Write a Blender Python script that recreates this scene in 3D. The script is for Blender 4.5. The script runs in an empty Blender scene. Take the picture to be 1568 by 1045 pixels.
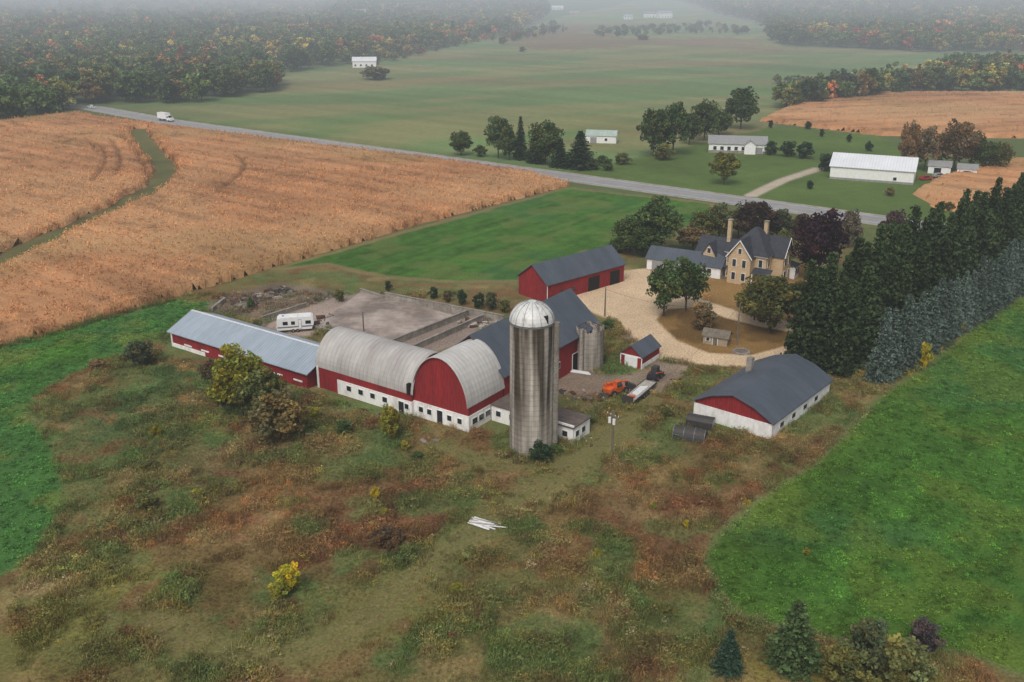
import bpy, math, random
import numpy as np
from mathutils import Vector
random.seed(7); RNG=np.random.default_rng(7)
S=bpy.context.scene
# ---------------------------------------------------------------- survey (photo -> real ground position)
F=1500.0; CH=62.0; PIT=math.radians(20.39); CP=math.cos(PIT); SP=math.sin(PIT)
def G(u,v,z=0.0):
    x=(u-784)/F; y=(522.5-v)/F
    dy=CP+y*SP; dz=-SP+y*CP
    t=(CH-z)/(-dz)
    return (x*t, dy*t)
def hgt(u,vb,vt):
    X,Y=G(u,vb); k=(522.5-vt)/F
    return CH-Y*(SP-k*CP)/(CP+k*SP)
def mpp(u,v):
    X,Y=G(u,v); return (Y*CP+CH*SP)/F
def W(poly): return np.array([G(u,v) for u,v in poly])
cam=bpy.data.cameras.new('camera'); co=bpy.data.objects.new('camera',cam); S.collection.objects.link(co)
cam.sensor_width=36; cam.lens=F/1568*36; cam.clip_start=1; cam.clip_end=20000
co.location=(0,0,CH); co.rotation_euler=(math.pi/2-PIT,0,0); S.camera=co
# ---------------------------------------------------------------- noise
def vnoise(x,y,seed=0):
    xi=np.floor(x).astype(np.int64); yi=np.floor(y).astype(np.int64)
    xf=x-xi; yf=y-yi; u=xf*xf*(3-2*xf); v=yf*yf*(3-2*yf)
    def h(a,b):
        n=(a*374761393+b*668265263+seed*1442695041)&0xffffffff
        n=((n^(n>>13))*1274126177)&0xffffffff
        n=n^(n>>16)
        return (n&0xffff)/65535.0
    return (h(xi,yi)*(1-u)+h(xi+1,yi)*u)*(1-v)+(h(xi,yi+1)*(1-u)+h(xi+1,yi+1)*u)*v
def fbm(x,y,s,oct=4,seed=0):
    r=0;a=.5;t=0
    for i in range(oct):
        r=r+a*vnoise(x/s+17.3*i,y/s-9.1*i,seed+i); t+=a; a*=.5; s*=.5
    return r/t
def ss(a,b,x):
    t=np.clip((x-a)/(b-a),0,1); return t*t*(3-2*t)
def sd(poly,X,Y):
    n=len(poly); d=np.full(X.shape,1e18); ins=np.zeros(X.shape,bool)
    for i in range(n):
        ax,ay=poly[i]; bx,by=poly[(i+1)%n]
        ex,ey=bx-ax,by-ay; L=ex*ex+ey*ey+1e-9
        t=np.clip(((X-ax)*ex+(Y-ay)*ey)/L,0,1)
        d=np.minimum(d,(X-ax-t*ex)**2+(Y-ay-t*ey)**2)
        c=((ay>Y)!=(by>Y))&(X<(bx-ax)*(Y-ay)/((by-ay) if abs(by-ay)>1e-9 else 1e-9)+ax)
        ins^=c
    d=np.sqrt(d); return np.where(ins,d,-d)
def sdl(line,X,Y):
    d=np.full(X.shape,1e18)
    for i in range(len(line)-1):
        ax,ay=line[i]; bx,by=line[i+1]; ex,ey=bx-ax,by-ay; L=ex*ex+ey*ey+1e-9
        t=np.clip(((X-ax)*ex+(Y-ay)*ey)/L,0,1)
        d=np.minimum(d,(X-ax-t*ex)**2+(Y-ay-t*ey)**2)
    return np.sqrt(d)
def smooth(line,k=3):
    line=np.array(line,float)
    for _ in range(k):
        q=line[:-1]*.75+line[1:]*.25; r=line[:-1]*.25+line[1:]*.75
        line=np.concatenate([line[:1],np.stack([q,r],1).reshape(-1,2),line[-1:]])
    return line
def terr(X,Y):
    r=np.sqrt(X*X+Y*Y)
    return ss(1000,2600,r)*(15+45*fbm(X,Y,900,2,5))
# ---------------------------------------------------------------- materials
def newmat(name):
    m=bpy.data.materials.new(name); m.use_nodes=True; nt=m.node_tree
    b=nt.nodes['Principled BSDF']; b.inputs['Specular IOR Level'].default_value=.25
    return m,nt,b
def mat(name,c1,c2=None,ns=1.0,rough=.8,bump=0.,wave=None,metal=0.,stretch=(1,1,1),detail=6,spec=.25,thr=(.35,.65),fine=.25):
    m,nt,b=newmat(name); N=nt.nodes; L=nt.links
    if c2 is None: c2=tuple(x*.75 for x in c1)
    tc=N.new('ShaderNodeTexCoord'); mp=N.new('ShaderNodeMapping'); mp.inputs['Scale'].default_value=stretch
    L.new(tc.outputs['Object'],mp.inputs['Vector'])
    n=N.new('ShaderNodeTexNoise'); n.inputs['Scale'].default_value=ns; n.inputs['Detail'].default_value=detail; n.inputs['Roughness'].default_value=.65
    L.new(mp.outputs[0],n.inputs['Vector'])
    r=N.new('ShaderNodeValToRGB'); r.color_ramp.elements[0].position=thr[0]; r.color_ramp.elements[1].position=thr[1]
    r.color_ramp.elements[0].color=(*c2,1); r.color_ramp.elements[1].color=(*c1,1)
    L.new(n.outputs['Fac'],r.inputs['Fac'])
    n2=N.new('ShaderNodeTexNoise'); n2.inputs['Scale'].default_value=ns*7; n2.inputs['Detail'].default_value=4
    L.new(mp.outputs[0],n2.inputs['Vector'])
    mr=N.new('ShaderNodeMapRange'); mr.inputs[1].default_value=.3; mr.inputs[2].default_value=.7; mr.inputs[3].default_value=1-fine; mr.inputs[4].default_value=1+fine*.6
    L.new(n2.outputs['Fac'],mr.inputs[0])
    mx=N.new('ShaderNodeMix'); mx.data_type='RGBA'; mx.blend_type='MULTIPLY'; mx.inputs[0].default_value=1
    L.new(r.outputs[0],mx.inputs[6]); L.new(mr.outputs[0],mx.inputs[7])
    col=mx.outputs[2]
    if wave:
        ax,per,stg,dark=wave
        w=N.new('ShaderNodeTexWave'); w.bands_direction=ax; w.inputs['Scale'].default_value=.314/per; w.inputs['Distortion'].default_value=0
        L.new(tc.outputs['Object'],w.inputs['Vector'])
        r2=N.new('ShaderNodeMapRange'); r2.inputs[1].default_value=0; r2.inputs[2].default_value=.25; r2.inputs[3].default_value=1-dark; r2.inputs[4].default_value=1
        L.new(w.outputs['Fac'],r2.inputs[0])
        m3=N.new('ShaderNodeMix'); m3.data_type='RGBA'; m3.blend_type='MULTIPLY'; m3.inputs[0].default_value=1
        L.new(col,m3.inputs[6]); L.new(r2.outputs[0],m3.inputs[7]); col=m3.outputs[2]
        bp=N.new('ShaderNodeBump'); bp.inputs['Strength'].default_value=stg; bp.inputs['Distance'].default_value=.05
        L.new(r2.outputs[0],bp.inputs['Height']); L.new(bp.outputs[0],b.inputs['Normal'])
    elif bump:
        bp=N.new('ShaderNodeBump'); bp.inputs['Strength'].default_value=bump; bp.inputs['Distance'].default_value=.1
        L.new(n2.outputs['Fac'],bp.inputs['Height']); L.new(bp.outputs[0],b.inputs['Normal'])
    L.new(col,b.inputs['Base Color']); b.inputs['Roughness'].default_value=rough; b.inputs['Metallic'].default_value=metal
    b.inputs['Specular IOR Level'].default_value=spec
    return m
M={}
M['red']=mat('red_barn_siding',(.30,.022,.025),(.20,.02,.022),.5,.8,wave=('X',.3,.3,.2),stretch=(1,1,.2))
M['redy']=mat('red_barn_siding_side',(.29,.022,.025),(.20,.02,.022),.5,.8,wave=('Y',.3,.3,.2),stretch=(1,1,.2))
M['white']=mat('white_painted_block',(.8,.79,.77),(.55,.53,.49),.6,.8,bump=.2,stretch=(1,1,.4),fine=.1,thr=(.3,.52))
M['trim']=mat('white_trim',(.8,.8,.78),(.7,.7,.68),1,.6,fine=.05)
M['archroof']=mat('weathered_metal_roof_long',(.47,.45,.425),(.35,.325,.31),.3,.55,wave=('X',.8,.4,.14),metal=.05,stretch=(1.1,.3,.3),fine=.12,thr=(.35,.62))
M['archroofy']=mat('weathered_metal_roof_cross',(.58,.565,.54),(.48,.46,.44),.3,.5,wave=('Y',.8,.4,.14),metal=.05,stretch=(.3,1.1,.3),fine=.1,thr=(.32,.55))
M['bluroof']=mat('galvanized_shed_roof',(.38,.44,.51),(.31,.365,.42),.3,.45,wave=('X',.6,.4,.18),metal=.1,stretch=(1.5,.3,.3),fine=.1)
M['darkroof']=mat('slate_metal_roof',(.085,.10,.125),(.064,.077,.097),.3,.5,wave=('Y',.6,.3,.2),spec=.4,stretch=(.4,1.5,.4),fine=.1)
M['darkroofx']=mat('slate_metal_roof_x',(.085,.10,.125),(.064,.077,.097),.3,.5,wave=('X',.6,.3,.2),spec=.4,stretch=(1.5,.4,.4),fine=.1)
M['shingle']=mat('dark_asphalt_shingles',(.055,.06,.075),(.038,.042,.052),.8,.85,wave=('Z',.35,.3,.25))
M['brick']=mat('cream_brick',(.58,.43,.27),(.47,.35,.21),1.2,.85,wave=('Z',.3,.2,.12))
M['glass']=mat('window_glass',(.03,.035,.045),(.015,.02,.025),1,.15,spec=.6)
M['dark']=mat('dark_opening',(.012,.011,.01),(.02,.018,.015),1,.9)
def stavemat(name,c1,c2,rings):
    # concrete staves: pale base, broad dark water streaks running down from the rim, joint rings
    m,nt,b=newmat(name); N=nt.nodes; L=nt.links; tc=N.new('ShaderNodeTexCoord')
    def noise(sc,st,det,lo,hi,a,z):
        mp=N.new('ShaderNodeMapping'); mp.inputs['Scale'].default_value=st; mp.inputs['Location'].default_value=(0,0,z); L.new(tc.outputs['Object'],mp.inputs['Vector'])
        n=N.new('ShaderNodeTexNoise'); n.inputs['Scale'].default_value=sc; n.inputs['Detail'].default_value=det; L.new(mp.outputs[0],n.inputs['Vector'])
        r=N.new('ShaderNodeMapRange'); r.inputs[1].default_value=lo; r.inputs[2].default_value=hi; r.inputs[3].default_value=a[0]; r.inputs[4].default_value=a[1]; L.new(n.outputs['Fac'],r.inputs[0]); return r.outputs[0]
    f1=noise(.55,(1,1,.05),2,.44,.54,(0,1),3.1)      # broad streaks
    f2=noise(1.6,(1,1,.04),2,.40,.62,(.55,1),8.)      # narrow streaks
    f3=noise(1.2,(1,1,1),5,.3,.7,(.82,1.12),0)        # mottling
    mi=N.new('ShaderNodeMix'); mi.data_type='RGBA'; mi.inputs[6].default_value=(*c2,1); mi.inputs[7].default_value=(*c1,1)
    sx=N.new('ShaderNodeSeparateXYZ'); L.new(tc.outputs['Object'],sx.inputs[0])
    g=N.new('ShaderNodeMapRange'); g.inputs[1].default_value=2; g.inputs[2].default_value=9; g.inputs[3].default_value=.75; g.inputs[4].default_value=0; L.new(sx.outputs['Z'],g.inputs[0])
    mxm=N.new('ShaderNodeMath'); mxm.operation='MAXIMUM'; L.new(f1,mxm.inputs[0]); L.new(g.outputs[0],mxm.inputs[1]); L.new(mxm.outputs[0],mi.inputs[0])
    cur=mi.outputs[2]
    w=N.new('ShaderNodeTexWave'); w.bands_direction='Z'; w.inputs['Scale'].default_value=.314/.76; L.new(tc.outputs['Object'],w.inputs['Vector'])
    r2=N.new('ShaderNodeMapRange'); r2.inputs[1].default_value=0; r2.inputs[2].default_value=.2; r2.inputs[3].default_value=.82; r2.inputs[4].default_value=1; L.new(w.outputs['Fac'],r2.inputs[0])
    for o in (f2,f3,r2.outputs[0]):
        q=N.new('ShaderNodeMix'); q.data_type='RGBA'; q.blend_type='MULTIPLY'; q.inputs[0].default_value=1; L.new(cur,q.inputs[6]); L.new(o,q.inputs[7]); cur=q.outputs[2]
    L.new(cur,b.inputs['Base Color']); b.inputs['Roughness'].default_value=.92; b.inputs['Specular IOR Level'].default_value=.1
    return m
M['conc']=stavemat('silo_concrete_staves',(.50,.45,.39),(.105,.085,.065),True)
M['conc3']=stavemat('old_silo_staves',(.40,.36,.31),(.20,.17,.14),True)
M['hoop']=M['conc']
M['conc2']=mat('weathered_concrete',(.33,.30,.26),(.20,.175,.15),.5,.9,bump=.3)
M['dome']=mat('silo_dome_metal',(.66,.66,.64),(.34,.33,.31),.7,.5,metal=.1,fine=.1,thr=(.34,.5),stretch=(1.5,1.5,.6))
M['rust']=mat('rusty_steel',(.12,.06,.035),(.06,.035,.025),2,.8,bump=.2)
M['tarroof']=mat('tar_flat_roof',(.17,.13,.11),(.10,.08,.07),1,.9)
M['wood']=mat('weathered_wood',(.2,.17,.13),(.12,.1,.08),2,.85,stretch=(1,1,.2))
M['steel']=mat('grey_steel',(.25,.25,.25),(.18,.18,.18),2,.5,metal=.4)
M['blackm']=mat('black_tank_paint',(.045,.048,.052),(.06,.05,.042),1,.6)
M['tire']=mat('tyre_rubber',(.02,.02,.02),(.03,.028,.025),2,.9)
M['orange']=mat('orange_machine_paint',(.75,.13,.02),(.5,.1,.03),2,.5,fine=.2)
M['vwhite']=mat('vehicle_white_paint',(.8,.8,.8),(.70,.70,.69),.8,.4,fine=.05)
M['vdark']=mat('vehicle_dark_paint',(.03,.035,.045),(.025,.03,.035),1,.3,spec=.5)
M['vred']=mat('vehicle_red_paint',(.35,.03,.03),(.3,.03,.03),1,.3,spec=.5)
M['vgrey']=mat('vehicle_grey_paint',(.3,.3,.3),(.25,.25,.25),1,.35)
M['stripe']=mat('camper_stripe',(.18,.2,.24),(.15,.16,.2),1,.4)
M['asph']=mat('asphalt',(.30,.305,.32),(.25,.25,.265),.1,.8,bump=.2,fine=.12)
M['shoul']=mat('gravel_shoulder',(.42,.38,.33),(.24,.21,.13),.3,.95,bump=.3)
M['yel']=mat('road_paint_yellow',(.5,.33,.04),None,1,.6)
M['wht']=mat('road_paint_white',(.75,.75,.72),None,1,.6)
M['slab']=mat('concrete_slab',(.42,.35,.31),(.20,.16,.135),.1,.9,bump=.2,thr=(.4,.6),detail=9,fine=.15)
M['tan']=mat('tan_siding',(.36,.29,.2),(.3,.24,.17),1,.8)
M['lumber']=mat('pale_lumber',(.50,.47,.42),(.34,.30,.26),2,.8)
M['greenr']=mat('pale_green_roof',(.42,.5,.45),(.35,.43,.38),.3,.5,wave=('X',.6,.3,.2))
M['whroof']=mat('white_metal_roof',(.70,.72,.75),(.62,.64,.67),.2,.4,wave=('X',.9,.3,.12),fine=.05)
M['bark']=mat('tree_bark',(.11,.085,.06),(.06,.05,.035),4,.95,bump=.4)
def leafmat(name,inst):
    m,nt,b=newmat(name); N=nt.nodes; L=nt.links
    if inst:
        a=N.new('ShaderNodeAttribute'); a.attribute_type='INSTANCER'; a.attribute_name='tint'; c=a.outputs['Color']
    else:
        a=N.new('ShaderNodeObjectInfo'); c=a.outputs['Color']
    s=N.new('ShaderNodeAttribute'); s.attribute_name='shade'
    mx=N.new('ShaderNodeMix'); mx.data_type='RGBA'; mx.blend_type='MULTIPLY'; mx.inputs[0].default_value=1
    L.new(c,mx.inputs[6]); L.new(s.outputs['Color'],mx.inputs[7])
    df=N.new('ShaderNodeBsdfDiffuse'); L.new(mx.outputs[2],df.inputs['Color']); N.remove(b)
    tr=N.new('ShaderNodeBsdfTranslucent'); L.new(mx.outputs[2],tr.inputs['Color'])
    ms=N.new('ShaderNodeMixShader'); ms.inputs[0].default_value=.3
    L.new(df.outputs[0],ms.inputs[1]); L.new(tr.outputs[0],ms.inputs[2])
    L.new(ms.outputs[0],N['Material Output'].inputs['Surface'])
    return m
LEAF_I=leafmat('foliage_instanced',True); LEAF_O=leafmat('foliage',False)
# ---------------------------------------------------------------- mesh helpers
def mesh_np(name,V,Q,mats,midx=None,attrs={}):
    me=bpy.data.meshes.new(name); V=np.asarray(V,np.float32); Q=np.asarray(Q,np.int32)
    me.vertices.add(len(V)); me.vertices.foreach_set('co',V.ravel())
    me.loops.add(Q.size); me.loops.foreach_set('vertex_index',Q.ravel())
    me.polygons.add(len(Q)); me.polygons.foreach_set('loop_start',np.arange(0,Q.size,Q.shape[1],dtype=np.int32))
    for m in mats: me.materials.append(m)
    if midx is not None: me.polygons.foreach_set('material_index',np.asarray(midx,np.int32))
    me.update(calc_edges=True); me.validate()
    for k,c in attrs.items():
        at=me.attributes.new(k,'FLOAT_COLOR','POINT'); c4=np.ones((len(V),4),np.float32); c4[:,:3]=c
        at.data.foreach_set('color',c4.ravel())
    return me
def link(name,me,loc=(0,0,0),rot=0,scale=(1,1,1)):
    o=bpy.data.objects.new(name,me); S.collection.objects.link(o)
    o.location=loc; o.rotation_euler=(0,0,rot); o.scale=scale; return o
class B:
    def __init__(s,name,xy,rot=0.,z=0.):
        s.name=name; s.loc=(xy[0],xy[1],z); s.rot=rot; s.p={}
    def add(s,part,m,V,Fc):
        d=s.p.setdefault(part,[m,[],[]]); o=len(d[1]); d[1]+= [tuple(v) for v in V]; d[2]+=[tuple(i+o for i in f) for f in Fc]
    def box(s,part,m,x0,x1,y0,y1,z0,z1):
        V=[(x0,y0,z0),(x1,y0,z0),(x1,y1,z0),(x0,y1,z0),(x0,y0,z1),(x1,y0,z1),(x1,y1,z1),(x0,y1,z1)]
        s.add(part,m,V,[(0,3,2,1),(4,5,6,7),(0,1,5,4),(1,2,6,5),(2,3,7,6),(3,0,4,7)])
    def tube(s,part,m,p0,p1,r0,r1=None,n=12,caps=True):
        r1=r0 if r1 is None else r1
        p0=Vector(p0);p1=Vector(p1); d=(p1-p0).normalized(); a=d.orthogonal().normalized(); c=d.cross(a)
        V=[];
        for p,r in((p0,r0),(p1,r1)):
            for i in range(n):
                t=2*math.pi*i/n; V.append(p+a*(r*math.cos(t))+c*(r*math.sin(t)))
        Fc=[(i,(i+1)%n,n+(i+1)%n,n+i) for i in range(n)]
        if caps: Fc+=[tuple(range(n))[::-1],tuple(range(n,2*n))]
        s.add(part,m,V,Fc)
    def extr(s,part,m,prof,a0,a1,axis='y'):
        n=len(prof)
        if axis=='y': V=[(x,a0,z) for x,z in prof]+[(x,a1,z) for x,z in prof]
        else: V=[(a0,x,z) for x,z in prof]+[(a1,x,z) for x,z in prof]
        s.add(part,m,V,[(i,(i+1)%n,n+(i+1)%n,n+i) for i in range(n)]+[tuple(range(n))[::-1],tuple(range(n,2*n))])
    def vault(s,x0,x1,y0,y1,prof,axis,roof,wall,wall2=None,over=.4,rp='roof',wp='walls'):
        wall2=wall2 or wall
        if axis=='y': c=(x0+x1)/2; hw=(x1-x0)/2; a0,a1=y0,y1
        else: c=(y0+y1)/2; hw=(y1-y0)/2; a0,a1=x0,x1
        P=[(c+hw*q,z) for q,z in prof]
        body=[(P[0][0],0)]+[(a,b-.03) for a,b in P]+[(P[-1][0],0)]
        n=len(body)
        f=(lambda a,t,z:(a,t,z)) if axis=='y' else (lambda a,t,z:(t,a,z))
        V=[f(a,a0,z) for a,z in body]+[f(a,a1,z) for a,z in body]
        s.add(wp+'_gable',wall,V,[tuple(range(n)),tuple(range(2*n-1,n-1,-1))])
        s.add(wp+'_side',wall2,V,[(0,1,n+1,n),(n-2,n-1,2*n-1,2*n-2)])
        def ext(p,q,d):
            L=math.hypot(p[0]-q[0],p[1]-q[1]); return (p[0]+(p[0]-q[0])/L*d,p[1]+(p[1]-q[1])/L*d)
        R=[ext(P[0],P[1],over)]+P[1:-1]+[ext(P[-1],P[-2],over)]
        n=len(R); b0,b1=a0-over,a1+over
        V=[f(a,t,z+dz) for t in(b0,b1) for dz in(.0,.14) for a,z in R]
        Fc=[]
        for i in range(n-1):
            Fc+=[(n+i,n+i+1,3*n+i+1,3*n+i),(i,i+1,2*n+i+1,2*n+i)]
            Fc+=[(i,i+1,n+i+1,n+i),(2*n+i,2*n+i+1,3*n+i+1,3*n+i)]
        Fc+=[(0,n,3*n,2*n),(n-1,2*n-1,4*n-1,3*n-1)]
        s.add(rp,roof,V,Fc)
    def win(s,face,k,a,z,w=.9,h=1.2,door=False,glass=None,fr=None):
        g=glass or M['glass']; fr=fr or M['trim']; o=.1
        def bx(part,m,a0,a1,z0,z1,d):
            if face=='f': s.box(part,m,a0,a1,k-d,k+.05,z0,z1)
            if face=='k': s.box(part,m,a0,a1,k-.05,k+d,z0,z1)
            if face=='r': s.box(part,m,k-.05,k+d,a0,a1,z0,z1)
            if face=='l': s.box(part,m,k-d,k+.05,a0,a1,z0,z1)
        bx('window_frames',fr,a-w/2-o,a+w/2+o,z-(0 if door else o),z+h+o,.09)
        bx('doors' if door else 'window_panes',g,a-w/2,a+w/2,z+.01,z+h,.13)
    def done(s):
        e=bpy.data.objects.new(s.name,None); S.collection.objects.link(e); e.empty_display_size=.5
        e.location=s.loc; e.rotation_euler=(0,0,s.rot)
        for k,(m,V,Fc) in s.p.items():
            me=bpy.data.meshes.new(k); me.from_pydata(V,[],Fc); me.materials.append(m); me.update()
            o=bpy.data.objects.new(k,me); S.collection.objects.link(o); o.parent=e
        return e
# ---------------------------------------------------------------- plants prototypes
def quads(P,size,rng,flat=0.,tri=False):
    n=len(P); a=rng.normal(size=(n,3)); a[:,2]*=(1-flat); a/=np.linalg.norm(a,axis=1)[:,None]+1e-9
    b=rng.normal(size=(n,3)); b[:,2]*=(1-flat); b-=a*(a*b).sum(1)[:,None]; b/=np.linalg.norm(b,axis=1)[:,None]+1e-9
    sz=(size*rng.uniform(.6,1.4,n))[:,None]; a=a*sz; b=b*sz*.7
    V=np.stack([P-a-b*.6,P+a*.6-b,P+a+b*.6,P-a*.6+b],1).reshape(-1,3)
    return V,np.arange(4*n).reshape(-1,4)
def tubes(segs,n=5):
    V=[];Q=[];o=0
    for p0,p1,r0,r1 in segs:
        p0=Vector(p0);p1=Vector(p1);d=(p1-p0).normalized();a=d.orthogonal().normalized();c=d.cross(a)
        for p,r in((p0,r0),(p1,r1)):
            for i in range(n):
                t=2*math.pi*i/n; V.append(tuple(p+a*(r*math.cos(t))+c*(r*math.sin(t))))
        Q+=[(o+i,o+(i+1)%n,o+n+(i+1)%n,o+n+i) for i in range(n)]; o+=2*n
    return np.array(V),np.array(Q)
def combine(name,parts,shade_list,inst):
    V=[];Q=[];mi=[];sh=[];o=0
    for (v,q,m),s in zip(parts,shade_list):
        V.append(v);Q.append(q+o);mi.append(np.full(len(q),m));o+=len(v)
        sh.append(np.broadcast_to(s,(len(v),3)) if np.ndim(s)<2 else s)
    return mesh_np(name,np.concatenate(V),np.concatenate(Q),[LEAF_I if inst else LEAF_O,M['bark']],np.concatenate(mi),{'shade':np.concatenate(sh)})
def decid(name,seed,nc,nl,leaf,shrub=False,inst=False,gap=.0):
    rng=np.random.default_rng(seed)
    cz,rz,rx=(.46,.46,.46) if shrub else (.56,.42,.45)
    d=rng.normal(size=(nc,3)); d/=np.linalg.norm(d,axis=1)[:,None]
    r=rng.uniform(.3,1,nc)**.6
    C=d*r[:,None]*[rx,rx,rz]*rng.uniform(.7,1.02,(nc,1))
    C[:,:2]*=(1-.35*np.clip(C[:,2:]/rz,0,1)); C[:,0]+=.12*C[:,2]*rng.normal(); C[:,2]+=cz
    C=C[C[:,2]>(.04 if shrub else .15)]; nc=len(C)
    cr=rng.uniform(.06,.14,nc)
    cs=rng.uniform(.55,1.45,nc)
    idx=np.repeat(np.arange(nc),nl)
    o=rng.normal(size=(len(idx),3)); o/=np.linalg.norm(o,axis=1)[:,None]; o*=rng.uniform(.35,1.2,len(idx))[:,None]**.5
    P=C[idx]+o*cr[idx][:,None]*[1,1,.75]
    P[:,2]=np.maximum(P[:,2],.02)
    V,Q=quads(P,leaf,rng,.25)
    hue=rng.uniform(-.18,.18,nc)
    sv=cs[idx]*rng.uniform(.7,1.3,len(idx)); hv=hue[idx]
    sh=np.stack([sv*(1+hv),sv,sv*(1-hv)],1); sh=np.repeat(sh,4,0)
    segs=[]
    top=(rng.normal()*.02,rng.normal()*.02,.55 if not shrub else .3)
    if not shrub:
        segs+=[((0,0,0),(0,0,.2),.022,.018),((0,0,.2),top,.018,.009)]
    for i in rng.choice(nc,min(12,nc),replace=False):
        z0=rng.uniform(.15,.45) if not shrub else 0.
        f=z0/top[2] if not shrub else 0
        p0=(top[0]*f,top[1]*f,z0); c=C[i]; mid=tuple((np.array(p0)+c)/2+np.array([0,0,.02]))
        segs+=[(p0,mid,.009,.006),(mid,tuple(c),.006,.002)]
    tv,tq=tubes(segs)
    return combine(name,[(V,Q,0),(tv,tq,1)],[sh,np.ones(3)],inst)
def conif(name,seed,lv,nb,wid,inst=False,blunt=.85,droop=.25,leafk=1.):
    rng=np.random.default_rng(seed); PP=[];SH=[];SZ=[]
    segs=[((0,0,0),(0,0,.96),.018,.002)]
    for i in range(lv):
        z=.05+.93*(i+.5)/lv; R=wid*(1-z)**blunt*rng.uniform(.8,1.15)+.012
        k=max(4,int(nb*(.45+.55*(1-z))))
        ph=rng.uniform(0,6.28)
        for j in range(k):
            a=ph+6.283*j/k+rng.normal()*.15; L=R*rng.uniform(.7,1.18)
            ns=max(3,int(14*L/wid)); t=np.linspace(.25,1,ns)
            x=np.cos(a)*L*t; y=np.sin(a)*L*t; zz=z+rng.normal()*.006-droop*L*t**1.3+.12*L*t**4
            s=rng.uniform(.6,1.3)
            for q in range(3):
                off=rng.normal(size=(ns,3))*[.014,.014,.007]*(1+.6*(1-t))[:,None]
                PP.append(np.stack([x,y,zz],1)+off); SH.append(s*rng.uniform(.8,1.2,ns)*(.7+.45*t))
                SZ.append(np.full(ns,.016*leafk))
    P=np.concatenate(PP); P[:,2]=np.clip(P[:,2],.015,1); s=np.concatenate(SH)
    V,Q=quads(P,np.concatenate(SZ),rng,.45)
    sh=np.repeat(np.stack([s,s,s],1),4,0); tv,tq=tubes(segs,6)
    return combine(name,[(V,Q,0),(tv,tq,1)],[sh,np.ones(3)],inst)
def coll(name,meshes):
    c=bpy.data.collections.new(name)
    for i,me in enumerate(meshes):
        c.objects.link(bpy.data.objects.new('%s_%02d'%(name,i),me))
    return c
def scatter(name,P,scl,tint,idx,collection,rot=None):
    n=len(P); me=bpy.data.meshes.new(name); me.vertices.add(n); me.vertices.foreach_set('co',np.asarray(P,np.float32).ravel())
    a=me.attributes.new('scl','FLOAT_VECTOR','POINT'); a.data.foreach_set('vector',np.asarray(scl,np.float32).ravel())
    a=me.attributes.new('rot','FLOAT_VECTOR','POINT'); rv=np.zeros((n,3),np.float32); rv[:,2]=RNG.uniform(0,6.28,n) if rot is None else rot
    a.data.foreach_set('vector',rv.ravel())
    a=me.attributes.new('tint','FLOAT_COLOR','POINT'); c=np.ones((n,4),np.float32); c[:,:3]=tint; a.data.foreach_set('color',c.ravel())
    a=me.attributes.new('idx','INT','POINT'); a.data.foreach_set('value',np.asarray(idx,np.int32))
    o=link(name,me)
    ng=bpy.data.node_groups.new(name,'GeometryNodeTree')
    ng.interface.new_socket('Geometry',in_out='INPUT',socket_type='NodeSocketGeometry'); ng.interface.new_socket('Geometry',in_out='OUTPUT',socket_type='NodeSocketGeometry')
    N=ng.nodes; L=ng.links; gi=N.new('NodeGroupInput'); go=N.new('NodeGroupOutput'); ip=N.new('GeometryNodeInstanceOnPoints')
    ci=N.new('GeometryNodeCollectionInfo'); ci.inputs['Collection'].default_value=collection
    ci.inputs['Separate Children'].default_value=True; ci.inputs['Reset Children'].default_value=True
    def na(t,nm):
        q=N.new('GeometryNodeInputNamedAttribute'); q.data_type=t; q.inputs['Name'].default_value=nm; return q.outputs['Attribute']
    L.new(gi.outputs[0],ip.inputs['Points']); L.new(ci.outputs[0],ip.inputs['Instance']); ip.inputs['Pick Instance'].default_value=True
    L.new(na('INT','idx'),ip.inputs['Instance Index']); L.new(na('FLOAT_VECTOR','rot'),ip.inputs['Rotation']); L.new(na('FLOAT_VECTOR','scl'),ip.inputs['Scale'])
    L.new(ip.outputs[0],go.inputs[0])
    md=o.modifiers.new('scatter','NODES'); md.node_group=ng
    return o
def pts_in(poly,sp,mask=None,zf=terr):
    lo=poly.min(0);hi=poly.max(0)
    gx,gy=np.meshgrid(np.arange(lo[0],hi[0],sp),np.arange(lo[1],hi[1],sp)); X=gx.ravel()+RNG.uniform(-.45,.45,gx.size)*sp; Y=gy.ravel()+RNG.uniform(-.45,.45,gx.size)*sp
    k=sd(poly,X,Y)>0
    return X[k],Y[k]
# ---------------------------------------------------------------- zones
Z={}
Z['right']=W([(1800,300),(1568,450),(1480,508),(1405,570),(1335,615),(1300,655),(1240,712),(1150,772),(1092,822),(1072,860),(1085,905),(1130,945),(1180,965),(1300,985),(1420,992),(1500,1012),(1568,1035),(1800,1110)])
Z['left']=W([(-400,640),(0,534),(270,460),(330,462),(290,490),(245,515),(180,545),(110,575),(55,610),(42,640),(78,670),(92,740),(86,800),(60,850),(0,880),(-400,1000)])
Z['mid']=W([(420,412),(640,350),(870,288),(1090,312),(1110,335),(1050,350),(965,365),(935,385),(900,385),(800,430),(700,432),(590,424),(500,404)])
Z['corn']=W([(-500,665),(0,531),(220,469),(440,404),(640,344),(872,285),(800,268),(640,245),(480,226),(260,197),(150,183),(118,176),(0,190),(-500,215)])
Z['farfield']=W([(165,163),(430,140),(425,112),(560,98),(700,70),(860,35),(1000,14),(1170,36),(1200,72),(1568,82),(1900,90),(1900,150),(1568,148),(1195,168),(1180,200),(960,246),(870,264),(600,229),(400,202)])
Z['orange']=W([(1165,186),(1215,163),(1360,144),(1568,144),(1900,146),(1900,215),(1568,212),(1350,208)])
Z['orange2']=W([(1400,298),(1440,275),(1480,262),(1568,246),(1900,240),(1900,350),(1440,322)])
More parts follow.
